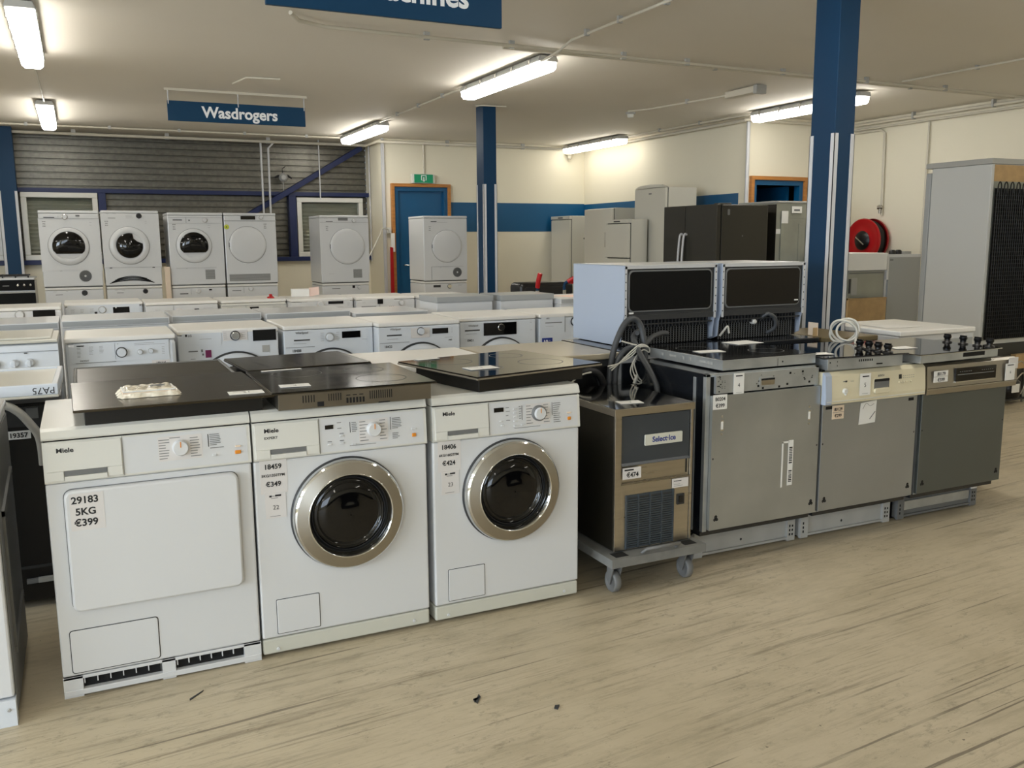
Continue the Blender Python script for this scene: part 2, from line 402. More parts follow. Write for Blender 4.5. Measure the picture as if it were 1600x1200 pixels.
# blue steel frame on the cladding
def steel(name, label, boxes, mat='navy', cat='beam', bevel=.003, group=None):
    m = MB()
    for b in boxes: m.box(*b, mat)
    return tag(m.build(name, bevel=bevel), label, cat, group)
steel('steel_beam', 'dark blue horizontal steel rail above the rear windows on the metal cladding', [(XL, 4.05, 10.06, 10.19, 2.03, 2.085)])
steel('steel_beam', 'dark blue horizontal steel rail below the rear windows behind the stacked dryers', [(XL, 4.05, 10.04, 10.10, 1.12, 1.18)])
steel('steel_post', 'dark blue vertical steel post beside the window left of the stacked dryers', [(.43, .52, 10.06, 10.19, 1.18, 2.03)], cat='post')
steel('steel_post', 'dark blue vertical steel post left of the window near the white wall corner', [(2.88, 2.98, 10.06, 10.19, 1.18, 2.03)], cat='post')
m = MB(); m.tube([(3.93, 9.995, 2.72), (1.75, 9.995, 1.43)], .05, 'navy', n=4, sm=False)
tag(m.build('diagonal_brace', bevel=.003), 'dark blue diagonal steel brace slanting across the ribbed metal wall', 'beam')

def column(x0, x1, y0, y1, label, z1=H, strips=1.985, ext=None):
    r = thing('steel_column', label, 'column', ((x0 + x1) / 2, (y0 + y1) / 2, 0))
    hx, hy = (x1 - x0) / 2, (y1 - y0) / 2; m = MB()
    m.box(-hx, hx, -hy, hy, 0, z1, 'blue'); m.build('shaft', r, bevel=.004)
    for sx, sy in ((-1, -1), (1, -1), (-1, 1), (1, 1)):
        s = MB(); e = .003; w = .027
        xa, xb = sorted((sx * (hx + e), sx * (hx - w))); ya, yb = sorted((sy * (hy + e), sy * (hy + e) - sy * .004)); s.box(xa, xb, ya, yb, 0.0, strips, 'trim')
        xa, xb = sorted((sx * (hx + e), sx * (hx + e) - sx * .004)); ya, yb = sorted((sy * (hy + e), sy * (hy - w))); s.box(xa, xb, ya, yb, 0.0, strips, 'trim')
        s.build('corner_strip', r)
    return r
r = column(4.09, 4.24, 1.04, 1.23, 'large blue steel column with white corner strips behind the dishwashers')
r = column(4.10, 4.25, 6.02, 6.21, 'slim blue steel column with white corner strips in mid room')
s = MB(); s.tube([(-.16, -.1, 2.785), (-.10, -.16, 2.785), (.16, -.17, 2.785)], .008, 'pipe'); s.build('ceiling_wire', r)
r = thing('steel_column', 'blue steel column at the left against the ribbed metal wall', 'column', (-.58, 9.95, 0))
m = MB(); m.box(-.10, .10, -.1, .1, 0, H, 'blue'); m.build('shaft', r, bevel=.004)
for sx in (-.105, .075):
    s = MB(); s.box(sx, sx + .03, -.108, -.1, 0, 2.03, 'trim'); s.build('corner_strip', r)

# ------------------------------------------------------------------ ceiling lamps
def lamp(x, y0, y1, label, mat='tube'):
    L = (y1 - y0); r = thing('fluorescent_light', label, 'ceiling light', (x, (y0 + y1) / 2, 2.72), group='tube lights under the ceiling')
    m = MB(); m.prism([(-.085, .03), (-.07, .065), (.07, .065), (.085, .03), (.08, .022), (-.08, .022)], -L / 2, L / 2, 'grey', 'y'); m.box(-.03, .03, -L * .3, L * .3, .065, .08, 'grey'); m.build('housing', r)
    d = MB(); d.prism([(-.078, .022), (-.072, -.025), (-.05, -.045), (.05, -.045), (.072, -.025), (.078, .022)], -L / 2 + .012, L / 2 - .012, mat, 'y'); d.build('diffuser', r)
    for s_ in (-1, 1):
        e = MB(); a, b = sorted((s_ * (L / 2 - .02), s_ * (L / 2 + .010))); e.prism([(-.078, .024), (-.066, .062), (.066, .062), (.078, .024)], a, b, 'grey', 'y'); e.build('end_cap', r)
    c = MB(); c.prism([(-.089, .0), (-.089, .048), (-.075, .070), (.075, .070), (.089, .048), (.089, .0), (.082, .0), (.082, .040), (.07, .064), (-.07, .064), (-.082, .040), (-.082, .0)], -.012, .012, 'chrome', 'y')
    c0 = c.build('clip', r, loc=(0, -L * .4, 0)); copies(c0, [(0, L * .2, 0), (0, L * .4, 0), (0, L * .6, 0), (0, L * .8, 0)])
    return r
lamp(-.06, 3.25, 4.90, 'large bright tube light at the top left corner of the photo')
lamp(-.05, 7.35, 8.98, 'smaller bright tube light at far left close to the metal wall')
lamp(3.50, 3.42, 5.00, 'bright tube light in the middle of the ceiling above the grey machine tops')
lamp(3.50, 7.60, 9.20, 'bright tube light near the corner where the metal wall meets the white wall')
lamp(6.93, 7.72, 9.28, 'bright tube light at the rear right corner over the white fridges', 'tubedim')
lamp(7.10, 3.70, 5.25, 'bright tube light partly hidden behind the large blue column')
for i, (x, y) in enumerate(((-.06, -.1), (-.06, -4.3), (3.5, -.1), (3.5, -4.3), (7.1, -.2), (7.1, -4.4), (-3.8, 4.0), (-3.8, 8.0), (-3.8, -.2), (-3.8, -4.6))):  # unseen lamps added along the grid to brighten fronts and floor
    o = lamp(x, y - .8, y + .8, 'unseen tube light added along the ceiling grid', 'tubedim' if i in (0, 1, 3, 5) else 'tube'); o['group'] = 'unseen tube lights added along the ceiling grid'
# the old lamp holder without tubes
r = thing('lamp_holder', 'dull unlit lamp holder on a conduit under the ceiling', 'ceiling light', (5.92, 4.1, 2.74))
m = MB(); m.box(-.05, .05, -.25, .17, -.015, .045, 'pipe'); m.build('housing', r, bevel=.008)
m = MB(); m.box(-.06, .06, -.30, -.25, -.03, .05, 'grey'); m.build('socket', r, bevel=.006)

# ------------------------------------------------------------------ conduits
def conduit(label, pts, rad=.011, clips=(), mat='pipe', nm='conduit', cat='pipe'):
    m = MB(); m.tube(pts, rad, mat); o = tag(m.build(nm), label, cat)
    first = None
    for c in clips:
        if first is None:
            k = MB(); k.box(-rad - .006, rad + .006, -.012, .012, -rad - .004, H - c[2], 'grey'); first = k.build('pipe_clip', o, loc=c); base = Vector(c)
        else: copies(first, [Vector(c) - base])
    return o
conduit('cream conduit pair crossing the ceiling behind the front hanging sign', [(1.42, 2.86, 2.775), (1.5, 3.0, 2.765), (1.7, 3.1, 2.765), (8.78, 3.22, 2.765)], .013, [(2.4, 3.12, 2.765), (3.05, 3.13, 2.765), (4.0, 3.14, 2.765), (4.6, 3.15, 2.765), (5.6, 3.17, 2.765), (6.57, 3.18, 2.765), (7.6, 3.2, 2.765)])
conduit('thinner dark conduit running beside the crossing pair toward the right wall', [(3.05, 3.28, 2.78), (8.80, 3.36, 2.78)], .010, [(5.0, 3.31, 2.78), (7.3, 3.34, 2.78)])
conduit('conduit linking the two middle tube lights', [(3.46, 7.6, 2.775), (3.44, 5.0, 2.775)], .010, [(3.45, 6.9, 2.775), (3.445, 6.2, 2.775), (3.44, 5.5, 2.775)])
conduit('conduit running from the middle tube light toward the top of the photo', [(3.44, 3.42, 2.735), (3.37, 3.0, 2.735), (3.36, 2.8, 2.77), (3.38, -.5, 2.77)], .010, [(3.36, 2.6, 2.77), (3.37, 2.2, 2.77), (3.38, 1.7, 2.77)])
conduit('conduit linking the two tube lights at the far left', [(-.05, 7.35, 2.775), (-.06, 4.9, 2.775)], .008)
conduit('conduit leading to the unlit lamp holder', [(5.70, 5.7, 2.78), (5.80, 5.45, 2.775), (5.92, 4.25, 2.76)], .011, [(5.86, 4.85, 2.77)])
conduit('conduit linking the two right tube lights', [(7.0, 7.7, 2.775), (7.08, 5.25, 2.775)], .012, [(7.02, 7.0, 2.775), (7.05, 6.2, 2.775)])
conduit('thin conduit on the ceiling right of the large blue column', [(6.96, 3.13, 2.78), (7.03, .7, 2.78)], .010, [(6.99, 2.4, 2.78), (7.02, 1.6, 2.78)])
conduit('upper cream conduit at the ceiling along the ribbed metal wall', [(XL, 9.35, 2.775), (3.45, 9.35, 2.775)], .012, [(-.3, 9.35, 2.775), (.6, 9.35, 2.775), (1.4, 9.35, 2.775), (2.2, 9.35, 2.775), (3.0, 9.35, 2.775)])
conduit('thick cream pipe along the top of the ribbed metal wall', [(XL, 9.90, 2.745), (3.97, 9.90, 2.745), (3.97, 9.32, 2.745), (7.22, 9.32, 2.745), (7.22, 5.56, 2.745)], .02, [(.2, 9.90, 2.745), (1.3, 9.90, 2.745), (2.6, 9.90, 2.745), (5.0, 9.32, 2.745), (6.2, 9.32, 2.745)])
conduit('cream pipe along the top of the recessed right wall section', [(7.18, 5.53, 2.745), (8.80, 5.53, 2.745)], .018)
conduit('double cream pipes along the top of the near right wall', [(8.82, 5.5, 2.745), (8.82, -3, 2.745)], .018, [(8.82, 4.6, 2.745), (8.82, 3.6, 2.745), (8.82, 3.0, 2.745)])
conduit('lower cream pipe along the top of the near right wall', [(8.85, 5.5, 2.69), (8.85, -3, 2.69)], .013)
conduit('white pipe down the corner beside the brown door frame', [(7.27, 5.57, 2.74), (7.27, 5.57, .0)], .022, mat='trim')
conduit('cream pipe bending down the right wall to the red hose reel', [(8.86, 5.48, 2.66), (8.87, 5.1, 2.66), (8.87, 5.04, 2.62), (8.87, 5.02, 1.66)], .016)
conduit('thin cream pipe down the right wall behind the large fridge', [(8.87, 4.42, 2.68), (8.87, 4.42, 1.2)], .012)
conduit('left one of two white pipes down the ribbed metal wall', [(2.50, 9.925, 2.74), (2.50, 9.925, 1.80), (2.53, 9.925, 1.1)], .014, mat='trim')
conduit('right one of two white pipes down the ribbed metal wall', [(2.68, 9.925, 2.74), (2.60, 9.925, 2.66), (2.59, 9.925, 1.1)], .014, mat='trim')
conduit('thin white pipe in front of the diagonal blue brace', [(3.30, 9.935, 2.80), (3.30, 9.935, 1.98)], .009, mat='trim')
conduit('white cable duct running up from the green exit sign', [(4.66, 9.385, 2.33), (4.66, 9.385, 2.74)], .016)
conduit('thin white pipe down the narrow side wall beside the corner', [(4.03, 9.95, 2.74), (4.03, 9.95, 1.1)], .010, mat='trim')
m = MB(); m.tube([(1.50, 5.66, 2.79), (1.56, 5.30, 2.79), (1.84, 5.27, 2.79)], .009, 'pipe'); tag(m.build('ceiling_wire'), 'short bent white wire on the ceiling above the small blue sign', 'wire')
r = thing('smoke_detector', 'small round smoke detector on the ceiling right of the middle light', 'smoke detector', (5.86, 5.9, 2.80))
m = MB(); m.lathe(0, 0, [(.055, 0), (.055, -.015), (.045, -.02)], 'grey', 24, 'z', cap=True); m.build('base', r)
m = MB(); m.lathe(0, 0, [(.038, -.015), (.036, -.045), (.025, -.055)], 'warm', 24, 'z', cap=True); m.build('sensor_head', r)
m = MB(); m.lathe(0, 0, [(.07, 0), (.07, -.03)], 'pipe', 12, 'z', cap=True); m.lathe(0, 0, [(.03, -.03), (.028, -.09), (.01, -.10)], 'pipe', 12, 'z', cap=True)
tag(m.build('alarm_sensor', loc=(7.0, 9.33, 2.70)), 'small cream alarm sensor on the pipe in the rear right corner', 'sensor')

# ------------------------------------------------------------------ signs
def hanging_sign(label, x0, x1, y, z0, z1, txt, size, cx):
    r = thing('hanging_sign', label, 'sign', ((x0 + x1) / 2, y, z0)); w = (x1 - x0) / 2; h = z1 - z0
    m = MB(); m.box(-w, w, -.012, .012, 0, h, 'signblue'); m.build('sign_board', r, bevel=.002)
    m = MB(); m.text(txt, cx - (x0 + x1) / 2, h * .5 - size * .34, size, 'signwhite', y=-.0135, bold=True, align='c'); m.build('lettering', r)
    rod = MB(); rod.tube([(0, 0, h - .03), (0, 0, H - z0)], .005, 'trim'); k = rod.build('hanging_rod', r, loc=(-w + .01, -.016, 0)); copies(k, [(w - .01, 0, 0), (2 * w - .02, 0, 0)])
    rail = MB(); rail.box(-w - .02, w + .02, -.022, .0, H - z0 - .022, H - z0, 'pipe'); rail.build('ceiling_rail', r)
hanging_sign('small blue hanging sign reading Wasdrogers near the rear of the shop', .985, 2.26, 6.2, 2.51, 2.69, 'Wasdrogers', .140, 1.64)
hanging_sign('large blue hanging sign with white letters cut off by the top of the photo', 1.005, 2.205, 1.5, 2.474, 2.735, 'Wasmachines', .149, 1.605)
r = thing('exit_sign', 'small green emergency exit sign above the blue door', 'sign', (4.63, 9.34, 2.20))
m = MB(); m.box(-.17, .17, -.02, .055, -.005, .125, 'warm'); m.build('lamp_housing', r, bevel=.006)
m = MB(); m.box(-.14, .14, -.03, -.02, .002, .118, 'green'); m.build('sign_face', r, bevel=.003)
m = MB(); m.box(-.04, -.028, -.032, -.03, .035, .105, 'signwhite'); m.box(.028, .04, -.032, -.03, .035, .105, 'signwhite'); m.box(-.04, .04, -.032, -.03, .097, .107, 'signwhite'); m.box(-.008, .008, -.033, -.03, .03, .08, 'signwhite')
m.add([(-.024, -.033, .04), (.024, -.033, .04), (0, -.033, .012)], [(0, 1, 2)], 'signwhite'); m.build('pictogram', r)
r = thing('fire_hose_reel', 'red fire hose reel on the right wall beside the large blue column', 'hose reel', (8.88, 5.12, 1.36))
m = MB(); m.lathe(0, 0, [(.255, -.20), (.262, -.19), (.262, -.175), (.06, -.165)], 'red', 40, 'x'); m.lathe(0, 0, [(0.001, -.20), (.08, -.20), (.10, -.185), (.20, -.185), (.23, -.20), (.255, -.20)], 'red', 40, 'x'); m.build('front_flange', r)
m = MB(); m.lathe(0, 0, [(.235, -.175), (.245, -.12), (.235, -.06), (.06, -.06)], 'rubber', 40, 'x'); m.build('hose_coil', r)
m = MB(); m.lathe(0, 0, [(.26, -.06), (.262, -.04), (.05, -.035)], 'red', 40, 'x'); m.build('back_flange', r)
m = MB(); m.lathe(0, 0, [(.001, -.235), (.07, -.235), (.115, -.202)], 'black', 24, 'x'); m.tube([(-.24, -.06, -.05), (-.24, .06, .04)], .009, 'chrome'); m.build('hub', r)
m = MB(); m.tube([(-.03, 0, 0), (0.0, 0, 0)], .05, 'black'); m.build('wall_bracket', r)
m = MB(); m.tube([(8.85, 4.99, 1.75), (8.83, 5.05, 1.75)], .022, 'satin'); m.tube([(8.84, 5.02, 1.68), (8.84, 5.02, 1.78)], .016, 'satin'); tag(m.build('stop_valve'), 'small metal valve on the pipe above the red hose reel', 'valve')
# socket, hanging tag and cable beside the blue door
m = MB(); m.box(4.08, 4.14, 9.34, 9.40, 1.50, 1.58, 'warm'); tag(m.build('wall_socket', bevel=.006), 'cream wall socket beside the left frame of the blue door', 'socket')
m = MB(); m.box(4.125, 4.18, 9.31, 9.33, 1.24, 1.50, 'paper'); tag(m.build('white_tag', bevel=.003), 'narrow white tag hanging on the blue door frame', 'tag')
m = MB(); m.prism([(4.09, .0), (4.15, .0), (4.14, 1.30), (4.10, 1.31)], 9.28, 9.30, 'red', 'y'); tag(m.build('red_pole'), 'dark red pole leaning at the left side of the blue door', 'pole')
m = MB(); m.tube(smooth_path([(4.10, 9.33, 1.55), (3.98, 9.25, 1.56), (3.85, 9.0, 1.45), (3.62, 8.75, 1.18), (3.45, 8.62, 1.02)]), .008, 'cable')
tag(m.build('power_cable'), 'cream cable hanging from the wall socket behind the single dryer stack', 'cable')
r = thing('wall_mounted_device', 'small round device mounted high on the ribbed metal wall', 'device', (2.81, 10.05, 2.28))
m = MB(); m.lathe(0, 0, [(.055, .02), (.06, -.03), (.03, -.05)], 'grey', 16, 'y', cap=True); m.build('round_head', r)
m = MB(); m.tube([(-.11, 0, .0), (-.06, -.02, .03)], .012, 'ink'); m.tube([(.06, -.02, .03), (.12, 0, -.01)], .012, 'ink'); m.tube([(0, .02, .05), (0, .03, .12), (.05, .04, .16)], .006, 'ink'); m.tube([(0, .0, -.05), (0, .0, -.2)], .006, 'grey'); m.build('cable_arms', r)
# ================================================================== APPLIANCES
def feats(r, F, yb=0.0, mat='white'):
    """front details of a machine; local x from the left edge, z from the floor, front plane y=yb"""
    P = None; pm = MB(); used = False
    for f in F:
        k = f[0]; a = f[1:]
        if k == 'panel':
            used = True; x0, z0, x1, z1 = a[:4]; mm = a[4] if len(a) > 4 else 'white'
            pm.box(x0, x1, yb - .004, yb + .002, z0, z1, mm)
        elif k == 'lines': used = True; x0, z0, x1, z1, n = a[:5]; pm.lines(x0, z0, x1, z1, n, a[5] if len(a) > 5 else 'gink', y=yb - .0058, seed=int(x0 * 1000) + n)
        elif k == 'txt': used = True; s, x, z, sz = a[:4]; pm.text(s, x, z, sz, a[4] if len(a) > 4 else 'ink', y=yb - .0058, align=a[5] if len(a) > 5 else 'l')
        elif k == 'rect': used = True; x0, z0, x1, z1, mm = a; pm.box(x0, x1, yb - .0052, yb - .001, z0, z1, mm)
    if used:
        xs = [v[0] for v in pm.v]; zs = [v[2] for v in pm.v if v[2] > .0]; pm.box(min(xs) - .004, max(xs) + .004, yb - .0006, yb + .002, min(zs) - .004, max(zs) + .003, mat); P = pm.build('control_panel', r)
    for f in F:
        k = f[0]; a = f[1:]; m = MB()
        if k == 'drawer':
            x0, z0, x1, z1 = a[:4]; mm = a[4] if len(a) > 4 else 'white'; m.box(x0, x1, yb - .008, yb, z0, z1, mm); o = m.build('detergent_drawer', r, bevel=.003)
            if len(a) > 5:
                hx0, hz0, hx1, hz1 = a[5]; q = MB(); q.box(hx0, hx1, yb - .0095, yb - .007, hz0, hz1, 'dgrey'); q.box(hx0 - .004, hx1 + .004, yb - .011, yb - .006, hz1, hz1 + .005, mm); q.build('drawer_handle', o)
        elif k == 'knob':
            x, z, rad = a[:3]; mm = a[3] if len(a) > 3 else 'warm'; rm = a[4] if len(a) > 4 else 'grey'
            m.lathe(x, z, [(rad * 1.22, yb - .004), (rad * 1.2, yb - .008), (rad, yb - .010)], rm, 28); m.lathe(x, z, [(rad, yb - .008), (rad * .96, yb - .024), (rad * .86, yb - .028)], mm, 28, cap=True)
            if len(a) > 5: m.box(x - .0018, x + .0018, yb - .0295, yb - .027, z + rad * .2, z + rad * .85, a[5])
            m.build('program_knob', r)
        elif k == 'disp': x0, z0, x1, z1 = a[:4]; m.box(x0, x1, yb - .006, yb, z0, z1, a[4] if len(a) > 4 else 'glass'); m.build('display', r)
        elif k == 'btn': x, z, w, h = a[:4]; m.rr(x - w / 2, z - h / 2, x + w / 2, z + h / 2, min(w, h) * .45, yb, yb - .009, a[4] if len(a) > 4 else 'warm', bev=.002, n=3); m.build('button', r)
        elif k == 'sticker':
            x0, z0, x1, z1, mm, rows = a[:6]; off = a[6] if len(a) > 6 else 0.0; m.box(x0, x1, yb - .0012 - off, yb - off, z0, z1, mm)
            for (s, x, z, sz, bd) in rows: m.text(s, x, z, sz, 'ink', y=yb - .0018 - off, bold=bd, align='c')
            m.build('price_sticker', r)
        elif k == 'flap': x0, z0, x1, z1 = a[:4]; q = a[4] if len(a) > 4 else .006; m.rr(x0 - .002, z0 - .002, x1 + .002, z1 + .002, q, yb + .001, yb - .0008, 'gink'); m.rr(x0, z0, x1, z1, q, yb + .001, yb - .003, a[5] if len(a) > 5 else 'white', bev=.0015); m.build('filter_flap', r)
        elif k == 'vent':
            x, z, rad = a[:3]; m.lathe(x, z, [(rad, yb), (rad, yb - .003), (rad * .9, yb - .005)], 'mgrey', 32, cap=True)
            for j in range(6): m.lathe(x, z, [(rad * (.25 + .11 * j), yb - .0052), (rad * (.30 + .11 * j), yb - .0062)], 'dgrey', 32)
            m.lathe(x, z, [(rad * .18, yb - .005), (rad * .15, yb - .009)], 'white', 20, cap=True); m.build('air_vent', r)
        elif k == 'grille':
            x0, z0, x1, z1, n = a[:5]; m.box(x0, x1, yb - .001, yb, z0, z1, 'mgrey')
            for j in range(n): zz = z0 + (z1 - z0) * (j + .5) / n; m.box(x0, x1, yb - .003, yb - .001, zz - (z1 - z0) / n * .25, zz + (z1 - z0) / n * .25, 'grey')
            m.build('air_vent', r)
        elif k == 'arcgrille':
            x0, z0, x1, z1, n = a[:5]
            for j in range(n):
                tz = z0 + (z1 - z0) * (j + .3) / n; w = (x1 - x0) * (.5 - .04 * j); cx = (x0 + x1) / 2
                pts = [(cx + w * t, yb - .001, tz + .03 * (1 - t * t)) for t in [q / 8 - 1 for q in range(17)]]
                m.tube(pts, .0045, 'hole', n=5)
            m.build('air_vent', r)
        elif k == 'port':   # porthole door: style, cx, cz, R
            st, x, z, R_ = a[:4]; door_part(r, st, x, z, R_, yb)
        elif k == 'slot': x0, z0, x1, z1 = a[:4]; m.box(x0, x1, yb - .0015, yb, z0, z1, a[4] if len(a) > 4 else 'dgrey'); m.build(a[5] if len(a) > 5 else 'door_slot', r)
def door_part(r, st, x, z, R_, y):
    m = MB()
    if st == 'miele':
        m.lathe(x, z, [(R_ + .004, y), (R_ + .004, y - .006), (R_, y - .010)], 'dgrey', 96)
        m.lathe(x, z, [(R_, y - .004), (R_, y - .026), (R_ - .003, y - .034), (R_ - .010, y - .039)], 'chrome', 96)
        m.lathe(x, z, [(R_ - .010, y - .039), (R_ * .765, y - .050)], 'satin', 96)
        m.lathe(x, z, [(R_ * .765, y - .050), (R_ * .755, y - .053), (R_ * .74, y - .050), (R_ * .71, y - .032), (R_ * .672, y - .010)], 'chrome', 96)
        o = m.build('door', r)
        g = MB(); q = R_ * .675
        g.lathe(x, z, [(q, y - .010), (q * .93, y - .018), (q * .86, y - .020)], 'glass', 72); g.lathe(x, z, [(q * .86, y - .020), (q * .80, y - .026), (q * .58, y - .034), (q * .42, y - .033), (q * .3, y - .038), (.002, y - .039)], 'glass', 72); g.build('door_glass', o)
        k = MB(); k.lathe(x, z, [(q * .995, y - .009), (q * .99, y - .017), (q * .96, y - .018)], 'ink', 72); k.build('rubber_seal', o)
    elif st == 'plain':      # closed round white door with a thin joint
        m.lathe(x, z, [(R_ + .004, y), (R_ + .003, y - .002), (R_, y - .002)], 'gink', 64)
        m.lathe(x, z, [(R_, y), (R_, y - .012), (R_ - .006, y - .018), (R_ * .85, y - .022), (.002, y - .026)], 'white', 64)
        o = m.build('door', r); h = MB(); h.tube([(x - R_ * .99, y - .012, z + R_ * .12), (x - R_ * .99, y - .012, z - R_ * .12)], .006, 'mgrey'); h.build('door_catch', o)
    elif st in ('window', 'halfwindow', 'cutwindow'):
        m.lathe(x, z, [(R_ + .004, y), (R_ + .003, y - .003), (R_, y - .003)], 'gink', 64)
        m.lathe(x, z, [(R_, y), (R_, y - .014), (R_ - .008, y - .024), (R_ * .72, y - .030), (R_ * .66, y - .022)], 'white', 64)
        gm = MB()
        if st == 'window': pts = [(x + R_ * .67 * math.cos(t), z + R_ * .67 * math.sin(t)) for t in [2 * math.pi * k / 48 for k in range(48)]]
        elif st == 'cutwindow': pts = [(x + R_ * .67 * math.cos(t), z + R_ * .67 * math.sin(t)) for t in [math.radians(12 + 2 * k * 3.4) for k in range(0, 1)]] ; pts = [(x + R_ * .67 * math.cos(math.radians(d)), z + R_ * .67 * math.sin(math.radians(d))) for d in range(75, 372, 6)] + [(x + R_ * .40, z + R_ * .22), (x + R_ * .22, z + R_ * .38)]
        else:
            pts = [(x + R_ * .80 * math.cos(math.radians(d)), z + R_ * .80 * math.sin(math.radians(d))) for d in range(-20, 201, 8)]
            pts += [(x - R_ * .62, z - R_ * .40), (x + R_ * .62, z - R_ * .40)]
        m.lathe(x, z, [(R_ * .66, y - .022), (.002, y - .024)], 'white', 48)
        o = m.build('door', r); n_ = len(pts); cxp = sum(p_[0] for p_ in pts) / n_; czp = sum(p_[1] for p_ in pts) / n_; rings_ = [(1, y - .024), (1, y - .034), (.93, y - .042), (.75, y - .054), (.5, y - .064), (.25, y - .069), (.02, y - .070)]
        gm.add([(cxp + (p_[0] - cxp) * k_, yy_, czp + (p_[1] - czp) * k_) for k_, yy_ in rings_ for p_ in pts], [(j_ * n_ + i_, j_ * n_ + (i_ + 1) % n_, (j_ + 1) * n_ + (i_ + 1) % n_, (j_ + 1) * n_ + i_) for j_ in range(len(rings_) - 1) for i_ in range(n_)], 'glass', True); gm.build('door_glass', o)
    elif st == 'arch':       # big porthole of which only the top shows
        m.lathe(x, z, [(R_ + .006, y), (R_ + .005, y - .012), (R_ - .004, y - .020)], 'dgrey', 72)
        m.lathe(x, z, [(R_ - .004, y - .016), (R_ - .01, y - .03), (R_ * .80, y - .045), (R_ * .66, y - .030)], 'cool', 72)
        o = m.build('door', r); g = MB(); g.lathe(x, z, [(R_ * .67, y - .030), (R_ * .4, y - .045), (.002, y - .05)], 'glass', 48); g.build('door_glass', o)
def machine(name, label, cat, loc, w, h, d, F, rz=0, group=None, mat='white', lid='lidw', lidh=.032, slant=0.0, plinth=.065, side=None, yb=0.0, round_=.008):
    r = thing(name, label, cat, loc, rz, group)
    m = MB(); z1 = h - lidh
    if slant: m.prism([(slant * .0, plinth), (0, z1 - .16), (slant, z1), (d, z1), (d, plinth)], .0, w, mat)
    else: m.box(0, w, 0, d, plinth, z1, mat)
    m.build('cabinet', r, bevel=round_)
    m = MB(); m.box(.006, w - .006, .012, d - .02, .0, plinth, mat); m.build('plinth', r, bevel=.004)
    m = MB(); m.box(-.001, w + .001, -.002 + slant, d, z1 + .003, h, lid); m.build('lid', r, bevel=.009, seg=3)
    feats(r, F, yb, mat)
    return r

